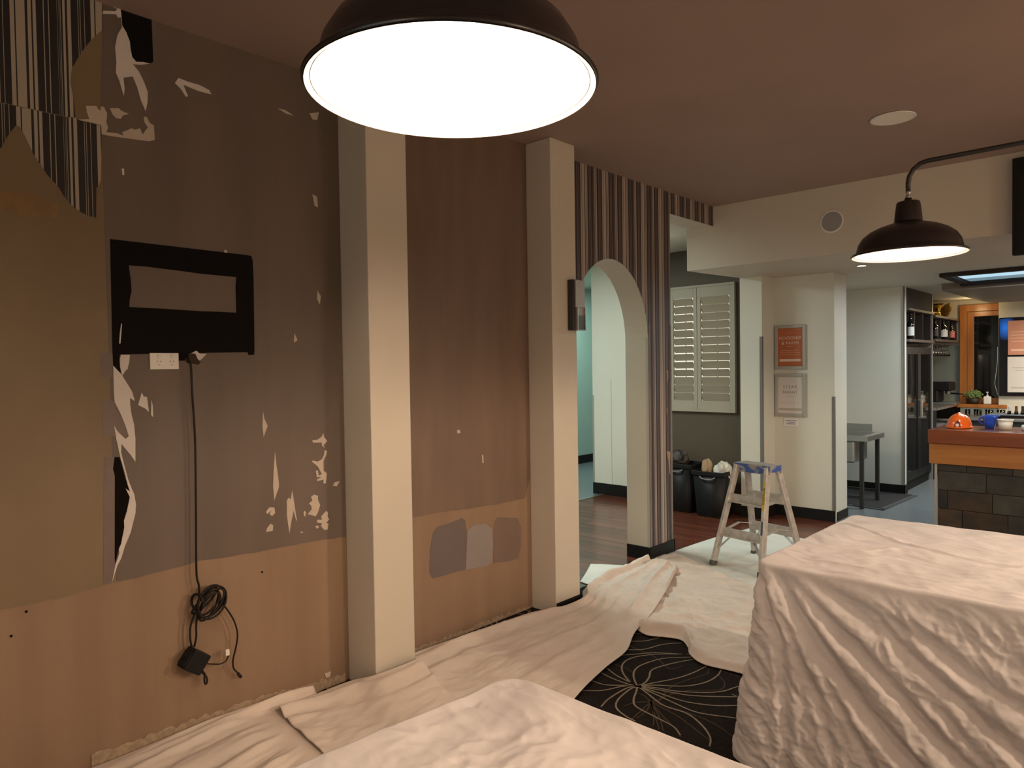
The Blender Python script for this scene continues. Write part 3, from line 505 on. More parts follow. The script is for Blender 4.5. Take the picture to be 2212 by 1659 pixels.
# ================================================================= CLOTHS
def strip(name, left, right, nu, nv, hfun, m, z0=.006, edge=(.02, .02), **k):
    """cloth lying between two edge lines (room x, y); hfun(s across 0..1, t along metres, x, y) is the height of its folds"""
    L = catmull(left, 12); R = catmull(right, 12)
    def rs(p):
        d = np.concatenate([[0], np.cumsum(np.linalg.norm(np.diff(p, axis=0), axis=1))]); q = np.linspace(0, d[-1], nu)
        return np.stack([np.interp(q, d, p[:, c]) for c in range(p.shape[1])], 1)
    L = rs(L); R = rs(R); s = np.linspace(0, 1, nv)[None, :]
    P = L[:, None, :]*(1-s[..., None])+R[:, None, :]*s[..., None]
    t = np.linspace(0, np.linalg.norm(np.diff(L, axis=0), axis=1).sum(), nu)[:, None]+0*s
    X, Y = P[..., 0], P[..., 1]
    Z = z0+np.maximum(hfun(s+0*t, t, X, Y), 0)
    if P.shape[2] == 3: Z = Z+P[..., 2]
    V = np.stack([X, Y, Z], -1).reshape(-1, 3)
    o = npmesh(name, V, gridfaces(nu, nv), m, None, True, (float(X.mean()), float(Y.mean()), 0), **k)
    sd = o.modifiers.new('thickness', 'SOLIDIFY'); sd.thickness = .003; sd.offset = -1
    return o
def env(s, a=.06, b=.06): return sstep(0, a, s)*sstep(0, b, 1-s)
def hA(s, t, x, y):
    f = ridged(s*7+t*.35, t*.55, 2, 3)
    return (1-sstep(1.22, 1.40, y)*sstep(.03, .09, x))*(.018*env(s, .02, .05)*np.clip(f, 0, 2)+.012*np.exp(-((s-.05)/.06)**2)+.006*fbm(s*9, t*6, 3, 9)*env(s))
strip('drop_cloth', [(.012, -.5, .02), (.010, .5, .028), (.010, .9, .030), (.010, 1.3, .028), (.012, 1.55, .022), (.02, 1.655, .012)], [(1.5, -.5, 0), (1.45, .3, 0), (1.2, .9, 0), (.9, 1.35, 0), (.75, 1.5, 0), (.40, 1.62, 0)], 150, 180, hA, 'cloth', cat='drop cloth',
      label='beige drop cloth bunched against the brown wall below the hanging cable')
def hB(s, t, x, y):
    w1 = .05*perlin(t*1.3, 0*s, 21); w2 = .10*perlin(t*.9+5, s*2, 22)
    def ridge(c, wd, k=.6): q = s-c; return np.where(q < 0, np.exp(-(q/(wd*k))**2), np.exp(-(q/wd)**2))
    r = .034*ridge(.09+w1*.5, .06)*(.7+.5*perlin(t*1.1, 0*s+3, 25))+.020*ridge(.23+w1, .05)*sstep(-.4, .3, perlin(t*.8, 0*s+1, 23))
    r = r+.016*ridge(.44+w2+.05*t, .10)*sstep(-.3, .4, perlin(t*.7, 0*s+7, 24))+.016*ridge(.70-w2-.02*t, .09)*sstep(-.3, .4, perlin(t*.9, 0*s+9, 26))
    far = sstep(1.7, 2.6, t)
    r = r+far*.030*np.clip(1-np.abs(((s*3.4+.5*perlin(t*1.4, s*2, 27)) % 1)*2-1), 0, 1)**2+far*.012*np.clip(ridged(x*7, y*7, 2, 5), 0, 2)*.5
    dent = .010*perlin(t*5, s*2.2, 28)*env(s, .3, .2)
    return env(s, .025, .04)*r+dent+.006*fbm(x*12, y*7, 3, 31)*env(s, .03, .05)+.012
strip('drop_cloth', [(.085, 1.44, .02), (.09, 1.62, .012), (.11, 1.79, .02), (.225, 1.86, .062), (.222, 2.08, .060), (.06, 2.16, .008), (.07, 2.6, .0), (.115, 3.02, .004), (.205, 3.17, .016), (.202, 3.39, .014), (.10, 3.55, .005), (.03, 3.9, .004), (.02, 4.25, .006), (.03, 4.36, .006)],
      [(.60, 1.39, .0), (1.05, 1.45, 0), (1.12, 1.9, 0), (.95, 2.35, 0), (.87, 2.68, 0), (.83, 2.93, .0), (.73, 3.16, 0), (.655, 3.45, .012), (.53, 3.83, .03), (.375, 4.20, .02), (.30, 4.36, .008)], 300, 200, hB, 'cloth', cat='drop cloth', z0=.012,
      label='long beige drop cloth running past both pillars towards the arch')
def hC(s, t, x, y):
    e = env(s, .05, .05)*sstep(.03, .16, t)
    g = np.clip(1-np.abs(((s*5+.5*perlin(x*3, y*2, 41)+.25*t) % 1)*2-1), 0, 1)**2.2*sstep(.75, .3, s)
    return e*(.032*g*(.6+.6*perlin(x*3+4, y*3, 43))+.018*np.clip(ridged(x*2.2+y*1.2, y*4.2-x*1.1, 2, 41)-.3, 0, 2)+.010*fbm(x*7, y*9, 4, 42)+.006)+np.exp(-((s-.04)/.03)**2)*.016*sstep(.03, .16, t)
strip('drop_cloth', [(.62, 3.30), (.70, 3.235), (.78, 3.205), (.86, 3.24), (.945, 3.262), (1.02, 3.20), (1.075, 3.124), (1.18, 3.066), (1.34, 3.085), (1.63, 3.10)], [(-.01, 4.42), (.0, 4.62), (.06, 4.74), (.2, 4.70), (.33, 4.62), (.5, 4.52), (.75, 4.42), (1.0, 4.35), (1.3, 4.3), (1.63, 4.25)], 190, 170, hC, 'cloth', cat='drop cloth', z0=.009,
      label='crumpled drop cloth between the ladder feet and the bare carpet')
strip('floor_sheet', [(.02, 4.6), (.012, 4.82), (.05, 5.42), (.13, 5.93)], [(.95, 4.15), (1.0, 4.6), (1.05, 5.3), (1.05, 5.72)], 60, 60, lambda s, t, x, y: .006*np.clip(ridged(x*3, y*5, 2, 51)-.2, 0, 2)*env(s)*sstep(4.6, 4.9, y), 'sheet', cat='sheet', z0=.0035,
      label='white sheet spread on the red timber floor under the stepladder')
strip('floor_sheet', [(-.075, 3.735), (-.17, 3.93), (-.272, 4.12)], [(.10, 3.7), (.02, 4.1), (-.02, 4.28)], 24, 24, lambda s, t, x, y: .002*ridged(x*5, y*5, 1, 3), 'sheet', cat='sheet', z0=.003,
      label='small pale sheet corner poking through the arch onto the timber floor')
def dist_poly(u, v, pts):
    best = np.full(u.shape, 9.); par = np.zeros(u.shape); tot = 0
    for (a, b), (c, d) in zip(pts, pts[1:]):
        L = math.hypot(c-a, d-b); t = np.clip(((u-a)*(c-a)+(v-b)*(d-b))/L**2, 0, 1)
        q = np.hypot(u-a-t*(c-a), v-b-t*(d-b)); sel = q < best; best = np.where(sel, q, best); par = np.where(sel, tot+t*L, par); tot += L
    return best, par/tot
def tablecloth(name, quad, ztop, zbot, rc, edge_r, flare, side_fn, top_fn, m, nper, nside, ntop, **k):
    """dust sheet over a table: rings from the middle of the top out over the rounded edge and down to zbot"""
    q = [np.array(p, float) for p in quad]; c = sum(q)/4; out = []; nrm = []
    per = sum(np.linalg.norm(q[(i+1) % 4]-q[i]) for i in range(4))
    for i in range(4):
        a, b, p, nx = q[i], q[(i+1) % 4], q[i-1], q[(i+2) % 4]
        d = (b-a)/np.linalg.norm(b-a); L = np.linalg.norm(b-a); n = np.array([d[1], -d[0]])
        cnt = int(nper*L/per); out += [a+d*(rc+(L-2*rc)*t) for t in np.linspace(0, 1, cnt)]; nrm += [n]*cnt
        d2 = (nx-b)/np.linalg.norm(nx-b); n2 = np.array([d2[1], -d2[0]]); cc = b-n*rc-n2*rc
        for t in np.linspace(0, 1, 26)[1:-1]:
            th = t*math.pi/2; v = n*math.cos(th)+n2*math.sin(th); out.append(cc+v*rc); nrm.append(v)
    out = np.array(out); nrm = np.array(nrm); N = len(out); rows = []
    for t in np.linspace(.02, 1, ntop)**.8:
        p = c+(out-nrm*edge_r-c)*t; rows.append(np.column_stack([p, ztop+top_fn(p[:, 0], p[:, 1])*np.minimum(1, (1-t)*12+.35)]))
    for a in np.linspace(0, math.pi/2, 7)[1:]:
        p = out-nrm*edge_r*(1-math.sin(a)); rows.append(np.column_stack([p, ztop-edge_r*(1-math.cos(a))+top_fn(p[:, 0], p[:, 1])*.35*math.cos(a)]))
    za = ztop-edge_r
    for t in np.linspace(0, 1, nside)[1:]:
        z = za+(zbot-za)*t; dsp = flare*t**1.4+side_fn(out[:, 0], out[:, 1], np.full(N, z), nrm)*min(1, t*9)
        p = out+nrm*dsp[:, None]; rows.append(np.column_stack([p, np.full(N, z)]))
    V = np.array(rows).reshape(-1, 3); loc = (float(c[0]), float(c[1]), 0)
    return npmesh(name, V, gridfaces(len(rows), N, True), m, None, True, loc, **k)
def top2(x, y):
    z = .006*fbm(x*4, y*4, 3, 61)+.005*ridged(x*4+y*2, y*8+.5*perlin(x*4, y*4, 63), 3, 62)-.005
    for pts, A in (([(1.74, 2.62), (1.95, 2.60), (2.3, 2.58), (2.9, 2.62)], .004), ([(1.75, 3.28), (1.9, 3.18), (2.1, 3.02), (2.3, 2.95), (2.6, 2.93)], .006), ([(2.35, 2.86), (2.6, 2.83), (3.0, 2.86)], .005), ([(1.8, 2.75), (1.98, 2.84), (2.05, 2.95)], .003)):
        d, p = dist_poly(x, y, pts); z = z+A*np.exp(-(d/.010)**2)
    return z
CRE = [([(1.722, .715), (1.765, .58), (1.815, .45), (1.838, .25), (1.85, .05)], .017, .017), ([(1.735, .722), (1.79, .704), (1.90, .55), (2.016, .404), (2.173, .256), (2.40, .06)], .030, .024),
       ([(1.80, .722), (1.83, .715), (1.95, .60), (2.077, .497), (2.15, .44), (2.32, .28), (2.5, .1)], .022, .020), ([(1.84, .73), (1.87, .725), (2.0, .66), (2.164, .577), (2.242, .51), (2.5, .33), (2.8, .15)], .020, .022),
       ([(1.76, .69), (1.85, .50), (1.95, .30), (2.03, .08)], .010, .014), ([(1.95, .70), (2.2, .61), (2.5, .46), (2.9, .28)], .012, .02), ([(2.1, .33), (2.3, .17), (2.4, .05)], .010, .014), ([(1.95, .42), (2.06, .25), (2.2, .05)], .010, .014), ([(2.2, .40), (2.4, .24), (2.65, .05)], .011, .016)]
def side2(x, y, z, n):
    front = np.clip(-n[:, 1], 0, 1); u = np.where(front > .5, x, 1.71-(y-2.46)); d = 0
    for pts, A, wd in CRE:
        q, p = dist_poly(x, z, pts); fade = sstep(0, .10, p)*(1-.45*p)
        d = d+front*fade*A*(-np.exp(-(q/wd)**2)+.55*np.exp(-((q-wd*2.0)/(wd*1.1))**2))
    ca, sa = math.cos(math.radians(-42)), math.sin(math.radians(-42)); r1 = u*ca+z*sa; r2 = -u*sa+z*ca
    d = d+.007*ridged(r2*13+.6*perlin(u*5, z*5, 70), r1*2.6, 2, 71)-.007+.0045*fbm(u*14, z*14, 3, 72)+.0028*ridged(u*30+perlin(u*9, z*9, 74), z*26, 2, 73)
    side = 1-front
    d = d+side*(.03*sstep(.7, .2, z)+.012*perlin(y*4+0*z, z*4, 75))
    return np.maximum(d, -.045)+.03*(.73-z)
tablecloth('dust_sheet', [(1.712, 2.45), (3.4, 2.45), (3.4, 3.50), (1.722, 3.50)], .735, .006, .045, .011, .055, side2, top2, 'cloth2', 900, 170, 120, cat='dust sheet',
           label='dust sheet with diagonal creases fanning from its corner down to the floor')
def top1(x, y):
    return .011*fbm(x*3.5, y*3.5, 3, 81)+.0048*ridged(x*6+perlin(x*3, y*3, 83), y*7, 3, 82)-.008+.0011*ridged(x*17, y*15+perlin(x*5, y*5, 85), 2, 84)
def side1(x, y, z, n): return .014*ridged((x+y)*7, z*1.5, 2, 91)-.012+.004*fbm((x-y)*20, z*16, 3, 92)
tablecloth('dust_sheet', [(1.603, .45), (2.75, .40), (2.78, 1.222), (1.655, 1.215)], .722, .02, .055, .016, .05, side1, top1, 'cloth2', 620, 70, 170, cat='dust sheet',
           label='pale wrinkled dust sheet over the table right under the big pendant lamp')
# ================================================================= PENDANT LAMPS
def pendant(name, loc, label, wat, sc=1.0):
    x, y, z = loc; t = thing(name, label, 'lamp', (x, y, z), 'dark enamel lamps over the tables'); c = (x, y, z)
    pr = [(.200, -.004), (.203, 0), (.197, .006), (.184, .010), (.182, .022), (.176, .045), (.162, .068), (.138, .088), (.108, .103), (.075, .114), (.052, .121), (.044, .124)]
    obj('lining_groove_shade', B().lathe([(.1905*sc, -.0012), (.1870*sc, .0012)], c, 72), 'greyp', t)  # grey ring carries the groove's shade in its colour
    obj('shade', B().lathe([(r*sc, h*sc) for r, h in pr], c, 72), 'shade', t, True)
    inn = [(.199, -.005), (.194, -.0035), (.191, -.0005), (.1865, .0018), (.181, .008), (.177, .024), (.171, .043), (.158, .065), (.135, .084), (.105, .099), (.073, .110), (.03, .116), (.002, .117)]
    obj('white_lining', B().lathe([(r*sc, h*sc) for r, h in inn], c, 72), 'inner', t, True)
    obj('cap', B().lathe([(.047, .118), (.044, .150), (.039, .188), (.036, .192), (.014, .194), (.012, .206)], c, 40, cap1=True), 'shade', t, True)
    obj('collar', B().lathe([(.008, .205), (.009, .207), (.009, .214), (.006, .216), (.006, .221), (.009, .223), (.009, .229), (.007, .231)], c, 24), 'metal', t, True)
    arm = [(x, y, z+.228), (x, y, z+.262), (x+.004, y, z+.285), (x+.018, y, z+.309), (x+.040, y, z+.325), (x+.065, y, z+.330), (x+.3, y, z+.331), (x+.72, y, z+.331), (x+.755, y, z+.334), (x+.785, y, z+.35), (x+.80, y, z+.38), (x+.802, y, z+.42), (x+.802, y, H-.004)]
    obj('arm', B().tube(arm, .0085, 12), 'darkmetal', t, True)
    obj('ceiling_rose', B().lathe([(.055, -.03), (.055, -.006), (.045, 0), (.001, 0)], (x+.802, y, H-.002), 32), 'darkmetal', t, True)
    b = obj('bulb', B().lathe([(.001, .028), (.014, .031), (.024, .040), (.028, .054), (.024, .070), (.014, .085), (.013, .105), (.001, .106)], c, 24), 'bulb', t, True)
    l = bpy.data.lights.new('bulb_light', 'POINT'); l.energy = wat; l.color = WARM; l.shadow_soft_size = .03
    lo = bpy.data.objects.new('bulb_light', l); C.objects.link(lo); lo.parent = t; lo.location = (0, 0, .012)
    return t
pendant('pendant_lamp', (2.056, .686, 1.848), 'big dark dome lamp glowing white close above the wrinkled dust sheet', PEND*1.35, 1.02)
pendant('pendant_lamp', (2.098, 2.925, 1.848), 'dark dome lamp on a bent arm hanging over the creased dust sheet', PEND*.45, .955)
# ================================================================= LEFT WALL FITTINGS
t = thing('power_point', 'white double power point on the brown wall just under the black rectangle', 'socket', (0, 1.064, 1.493))
obj('face_plate', B().box(.003, .011, 1.0115, 1.1165, 1.4625, 1.5245, .002), 'white', t)
for yy in (1.043, 1.090):
    obj('rocker_switch', B().lathe([(.0068, 0), (.0066, .003), (.004, .004)], (.011, yy, 1.511), 16, 'x', False, True), 'white', t, True)
    b = B()
    for dy, dz, a in ((-.006, .004, .5), (.006, .004, -.5), (0, -.008, 0)):
        b.box(-.0003, .0006, -.0008, .0008, -.0034, .0034, 0, Matrix.Translation((.011, yy+dy, 1.488+dz)) @ Matrix.Rotation(a, 4, 'X'))
    obj('socket_slots', b, 'ink', t)
t = thing('hanging_cable', 'black cable with a coil and power adapter hanging below the black rectangle', 'cable', (0, 1.135, 1.50))
xs = lambda p, d0, d1: [(d0+(d1-d0)*i/(len(p)-1), *q) for i, q in enumerate(p)]
cb = [(1.150, 1.512), (1.148, 1.495)]+list(CABLE)
cb = [(min(.012+.012*i, .04), *q) for i, q in enumerate(cb)]
obj('cord', B().tube(catmull(cb, 8), .0042, 8), 'cable', t, True)
b = B(); pts = []; rr = random.Random(2)
cy, cz = 1.186, .540
for i in range(7*30+1):
    a = 2*math.pi*i/30; q = i/210; kk = q*7
    a0 = math.radians(48+14*math.sin(kk*1.3)); ru = .060+.007*math.sin(kk*2.3); rv = .036+.014*math.sin(kk*.9+1)
    u = ru*math.cos(a); v = rv*math.sin(a)
    pts.append((.05+.024*math.sin(kk*1.9+a*.15), cy+.006+u*math.cos(a0)-v*math.sin(a0)+.010*math.sin(kk*1.1), cz+.004+u*math.sin(a0)+v*math.cos(a0)+.010*math.cos(kk*1.7)))
obj('coil', b.tube(pts, .0042, 7), 'cable', t, True)
obj('coil_tie', B().tube([(.05+.03*math.cos(a), 1.151+.010*math.cos(a*1)-.004, .556+.032*math.sin(a)) for a in np.linspace(0, 2*math.pi, 20)], .005, 6), 'cable', t, True)
tl = [(.045, 1.232, .552)]+xs(CABLE_TAIL[1:], .05, .03)
obj('cord_tail', B().tube(catmull(tl, 8), .0034, 8), 'cable', t, True)
e0, e1 = Vector((.03, *CABLE_TAIL[-2])), Vector((.03, *CABLE_TAIL[-1])); d = (e1-e0).normalized()
obj('plug_tip', B().tube([e0, e0+d*.006, e0+d*.007, e0+d*.028, e0+d*.03], [.0034, .005, .0065, .0065, .005], 10), 'cable', t, True)
obj('cord_pair', B().tube(catmull([(.045, 1.140, .52), (.042, 1.122, .47), (.042, 1.119, .425), (.042, 1.124, .385)], 8), .004, 8).tube(catmull([(.05, 1.147, .515), (.05, 1.140, .47), (.05, 1.139, .425), (.046, 1.132, .385)], 8), .004, 8), 'cable', t, True)
mt = Matrix.Translation((.042, 1.132, .330)) @ Matrix.Rotation(math.radians(-38), 4, 'X') @ Matrix.Rotation(math.radians(12), 4, 'Z')
ad = obj('power_adapter', B().box(-.028, .028, -.043, .043, -.040, .040, .006, mt), 'plastic', t)
obj('adapter_prongs', B().box(-.006, -.004, -.062, -.042, -.012, -.004, 0, mt).box(.004, .006, -.062, -.042, .004, .012, 0, mt).box(-.022, .022, -.049, -.042, -.030, .024, .002, mt), 'plastic', ad)
obj('strain_relief', B().tube([(.042, 1.150, .292), (.042, 1.163, .275), (.042, 1.172, .262)], [.008, .006, .005], 8), 'plastic', ad, True)
obj('cord_loop', B().tube(catmull([(.042, 1.170, .265), (.045, 1.178, .248), (.046, 1.178, .232), (.046, 1.172, .226), (.046, 1.168, .238), (.043, 1.170, .262)], 8), .0038, 8), 'cable', t, True)
obj('short_lead', B().tube(catmull([(.045, 1.158, .312)]+xs(CABLE_SHORT[1:], .05, .05), 8), .0028, 8), 'cable', t, True)
obj('lead_clip', B().box(.045, .055, CABLE_SHORT[-1][0]-.012, CABLE_SHORT[-1][0]+.004, CABLE_SHORT[-1][1]-.002, CABLE_SHORT[-1][1]+.022, .002), 'white', t)
t = thing('wall_light', 'unlit grey box wall light on the second pillar beside the arch', 'wall light', (.19, 3.38, 1.80))
obj('back_box', B().box(.189, .232, 3.305, 3.395, 1.665, 1.965, .003), 'darkmetal', t)
obj('upper_plate', B().box(.232, .246, 3.316, 3.402, 1.80, 1.962, .002), 'grey', t)
obj('lower_frame', B().box(.232, .252, 3.322, 3.328, 1.662, 1.80).box(.232, .252, 3.396, 3.402, 1.662, 1.80).box(.232, .252, 3.328, 3.396, 1.662, 1.668), 'metal', t)
obj('frosted_glass', B().box(.234, .244, 3.328, 3.396, 1.668, 1.752, .001), mat('frosted_grey_glass', (.10, .12, .11), .3), t)
obj('reflector', B().box(.234, .240, 3.328, 3.396, 1.752, 1.80), 'grey', t)
# ================================================================= BEAM AND CEILING FITTINGS
t = thing('ceiling_speaker', 'round white flush speaker in the brown ceiling', 'speaker', (1.705, 4.25, H))
obj('rim', B().lathe([(.105, .0), (.112, -.002), (.113, -.005), (.104, -.008), (.100, -.006)], (1.705, 4.25, H), 48), 'white', t, True)
obj('grille', B().lathe([(.001, -.0065), (.06, -.0068), (.101, -.006)], (1.705, 4.25, H), 48), mat('white_grille', (.82, .78, .70), .6), t, True)
t = thing('wall_speaker', 'round grey speaker grille set in the cream beam', 'speaker', (.956, 5.535, 2.508))
obj('rim', B().lathe([(.072, -.001), (.074, -.006), (.082, -.006), (.086, -.0005)], (.956, 5.535, 2.508), 48, 'y'), 'white', t, True)
obj('grille', B().lathe([(.001, -.007), (.04, -.0068), (.0735, -.004)], (.956, 5.535, 2.508), 40, 'y'), 'greyp', t, True)
t = thing('television', 'black television hung on the cream beam past the bent lamp arm', 'television', (2.25, 5.535, 2.11))
obj('casing', B().box(2.078, 3.05, 5.465, 5.515, 2.112, 2.725, .006), 'plastic', t)
obj('display', B().box(2.10, 3.03, 5.462, 5.4655, 2.14, 2.70), 'screen', t)
obj('bracket', B().box(2.40, 2.7, 5.515, 5.537, 2.45, 2.6), 'darkmetal', t)
t = thing('downlight', 'small lit downlight in the cream soffit below the bent-arm lamp', 'downlight', (.919, 6.361, ZS))
obj('rim', B().lathe([(.034, 0), (.045, -.001), (.046, -.005), (.034, -.006)], (.919, 6.361, ZS), 32), 'white', t, True)
obj('lens', B().lathe([(.001, -.004), (.034, -.004)], (.919, 6.361, ZS), 32), 'down', t)
t = thing('troffer_light', 'pale blue fluorescent ceiling panel in a dark tray over the bar', 'ceiling light', (1.8, 8.0, ZS))
obj('tray', B().box(1.25, 2.6, 7.52, 7.60, ZS-.035, ZS-.003).box(1.25, 2.6, 8.42, 8.52, ZS-.05, ZS-.003).box(1.25, 1.33, 7.6, 8.42, ZS-.035, ZS-.003), 'dark', t)
obj('diffuser', B().box(1.34, 2.6, 7.61, 8.10, ZS-.012, ZS-.002), 'tube', t)
obj('diffuser', B().box(1.34, 2.6, 8.12, 8.41, ZS-.012, ZS-.002), 'tube2', t)
obj('ceiling_bulkhead', B().prism([(1.06, 8.55), (3.6, 8.55), (3.6, 10.9), (1.12, 10.9)], onz, ZS-.075, ZS+.01), mat('brown_bulkhead_paint', (.20, .155, .125), .7), **st)
# ================================================================= STEPLADDER
t = thing('stepladder', 'paint-spattered aluminium stepladder with a blue-edged top standing on the white sheet', 'ladder', (.6615, 4.860, 0))
ax = Vector((.979, -.2024, 0)).normalized(); dy = Vector((.2024, .979, 0)).normalized(); cc = Vector((.6615, 4.860, 0))
P3 = lambda a, b, z: cc+ax*a+dy*b+Vector((0, 0, z))
zt = .012
def legpt(sa, sb, z):
    k = (z-zt)/(.725-zt); return P3(sa*(.200+(.125-.200)*k), sb*(.2446+(.055-.2446)*k), z)
for sb in (-1, 1):
    for sa in (-1, 1):
        lg = obj('leg', B().beam(legpt(sa, sb, .014), legpt(sa, sb, .722), .024, .050, dy, .0025), 'alu', t)
        f = legpt(sa, sb, .0)
        obj('rubber_foot', B().beam(legpt(sa, sb, .008), legpt(sa, sb, .040), .030, .056, dy, .003), 'foot', lg)
    for z in (.245, .485):
        a, b = legpt(-1, sb, z), legpt(1, sb, z); inw = -dy*sb*.012
        obj('tread', B().beam(a+inw, b+inw, .030, .062, (0, 0, 1), .002).beam(a+inw-Vector((0, 0, .02))+dy*sb*.026, b+inw-Vector((0, 0, .02))+dy*sb*.026, .034, .006, (0, 0, 1)), 'alu', t)
    for sa in (-1, 1):
        obj('brace', B().beam(legpt(sa, sb, .115), P3(sa*.085, sb*.175, .232), .004, .030, dy), 'alu', t)
for sa in (-1, 1):
    a, b = legpt(sa, -1, .255), legpt(sa, 1, .255); off = ax*sa*-.02; md = (a+b)/2+Vector((0, 0, .035))
    obj('spreader', B().beam(a+off, md+off, .004, .026, ax).beam(md+off, b+off, .004, .026, ax), 'alu', t)
rot = Matrix((ax, dy, Vector((0, 0, 1)))).transposed().to_4x4(); rot.translation = cc
cp = obj('top_cap', B().box(-.148, .148, -.068, .068, .722, .738, .004, rot), 'captop', t)
obj('cap_edge', B().box(-.150, .150, -.070, -.064, .676, .736, .002, rot).box(-.150, .150, .064, .070, .676, .736, .002, rot).box(-.150, -.144, -.064, .064, .69, .736, 0, rot).box(.144, .150, -.064, .064, .69, .736, 0, rot), 'bluep', t)
a, b = legpt(1, -1, .44), legpt(1, -1, .63); sgn = (b-a).normalized(); nn = -dy*.0255
lb = obj('yellow_label', B().beam(a+nn, b+nn, .021, .0012, -dy), 'ylw', t)
obj('navy_label', B().beam(legpt(1, -1, .28)+nn, legpt(1, -1, .37)+nn, .015, .0012, -dy), 'navy', t)
text('lettering', 'GORILLA', .026, (a+b)/2+nn-dy*.0012, sgn, (-dy).cross(sgn), 'ink', lb, spacing=1.15)
# ================================================================= NOOK BINS
def rubbish_bin(x, y, sx, sy, h, label, r=0):
    t = thing('waste_bin', label, 'bin', (x, y, 0), 'black bins in the nook')
    b = B(); V0 = []; 
    def ringp(s, z): return [(x+s*sx/2*a, y+s*sy/2*c, z) for a, c in ((-1, -1), (1, -1), (1, 1), (-1, 1))]
    rings = [ringp(.80, .003), ringp(.82, .01), ringp(1, h), ringp(.95, h), ringp(.78, .02)]
    vs = [[b.bm.verts.new(p) for p in q] for q in rings]
    for p, q in zip(vs, vs[1:]):
        for i in range(4): b.bm.faces.new((p[i], p[(i+1) % 4], q[(i+1) % 4], q[i]))
    b.bm.faces.new(vs[0]); b.bm.faces.new(vs[-1])
    bmesh.ops.bevel(b.bm, geom=[e for e in b.bm.edges], offset=.006, segments=2, affect='EDGES')
    obj('bin_body', b, 'bin', t, True)
    obj('bin_rim', B().box(x-sx/2-.008, x+sx/2+.008, y-sy/2-.010, y-sy/2+.006, h-.035, h+.006, .004).box(x-sx/2-.008, x+sx/2+.008, y+sy/2-.006, y+sy/2+.010, h-.035, h+.006, .004).box(x-sx/2-.010, x-sx/2+.006, y-sy/2, y+sy/2, h-.035, h+.006, .004).box(x+sx/2-.006, x+sx/2+.010, y-sy/2, y+sy/2, h-.035, h+.006, .004), 'bin', t)
    obj('bin_handle', B().tube(catmull([(x-.08, y-sy/2-.004, h-.045), (x-.05, y-sy/2-.014, h-.062), (x, y-sy/2-.016, h-.068), (x+.05, y-sy/2-.014, h-.062), (x+.08, y-sy/2-.004, h-.045)], 6), .007, 8), mat('grey_bin_handle', (.16, .16, .16), .4), t, True)
    return t
rubbish_bin(-.735, 6.30, .33, .30, .47, 'black waste bin closest to the striped wall, a dark bag behind it')
rubbish_bin(-.375, 6.25, .31, .28, .43, 'black waste bin behind the stepladder with a tan paper bag in its top')
def crumple(name, c, r, m, label, cat, seed, sq=(1, 1, 1)):
    b = B(); bmesh.ops.create_icosphere(b.bm, subdivisions=3, radius=1)
    P = np.array([v.co[:] for v in b.bm.verts]); n = .25*fbm(P[:, 0]*2+P[:, 2], P[:, 1]*2-P[:, 2], 3, seed)
    for v, k in zip(b.bm.verts, n): v.co = Vector(c)+Vector((v.co.x*r*sq[0]*(1+k), v.co.y*r*sq[1]*(1+k), v.co.z*r*sq[2]*(1+k)))
    return obj(name, b, m, None, False, c, label=label, cat=cat)
crumple('paper_bag', (-.445, 6.25, .44), .075, 'bag', 'crumpled tan paper bag stuffed into the bin behind the stepladder', 'bag', 4, (.7, .7, 1.3))
crumple('plastic_bag', (-.285, 6.26, .43), .085, 'binwhite', 'white plastic bag bulging from the bin just behind the ladder top', 'bag', 6, (1, .8, 1.1))
crumple('rubbish_bag', (-.80, 6.32, .50), .105, 'bag2', 'dark bag heaped on the bin beside the striped wall', 'bag', 9, (1, .9, .9))
# ================================================================= POSTER WALL
def frame(label, z0, z1, pm):
    y = 6.65; t = thing('poster_frame', label, 'poster', (.203, y, z0), 'snap-frame posters on the pale wall'); x0, x1 = .060, .352
    w_ = .030
    for a in ((x0, x0+w_, z0, z1), (x1-w_, x1, z0, z1), (x0+w_, x1-w_, z0, z0+w_), (x0+w_, x1-w_, z1-w_, z1)):
        obj('frame_rail', B().box(a[0], a[1], y-.018, y-.001, a[2], a[3], .004), 'grey', t)
    obj('sheet', B().box(x0+w_-.004, x1-w_+.004, y-.008, y-.003, z0+w_-.004, z1-w_+.004), pm, t)
    return t
y = 6.6415
t = frame('orange framed poster lettered SCHOONER & PARMI, upper of the two on the pale wall', 1.392, 1.808, 'orangep')
X_, Z_ = (1, 0, 0), (0, 0, 1)
text('lettering', 'SCHOONER', .040, (.206, y, 1.685), X_, Z_, 'pinkprint', t, spacing=1.0)
text('lettering', '& PARMI', .040, (.206, y, 1.638), X_, Z_, 'pinkprint', t, spacing=1.1)
obj('print_lines', B().box(.17, .24, y-.0008, y, 1.604, 1.608).box(.12, .29, y-.0008, y, 1.567, 1.572).box(.11, .30, y-.0008, y, 1.547, 1.552).box(.11, .30, y-.0008, y, 1.527, 1.532).box(.17, .24, y-.0008, y, 1.733, 1.736), 'orangep' if 0 else mat('soft_orange_print', (.62, .30, .18), .5), t, kind='stuff')
obj('print_bar', B().box(.105, .305, y-.0008, y, 1.466, 1.488), 'pinkprint', t)
obj('print_emblem', B().lathe([(.008, -.0006), (.011, -.0006)], (.292, y, 1.765), 16, 'y'), mat('soft_orange_emblem', (.58, .26, .15), .5), t)
t = frame('white framed poster lettered STEAK NIGHT, hung below the orange poster', .945, 1.352, 'paper')
text('lettering', 'STEAK', .040, (.206, y, 1.225), X_, Z_, 'greyprint', t, spacing=1.25)
text('lettering', 'NIGHT', .040, (.206, y, 1.175), X_, Z_, 'greyprint', t, spacing=1.25)
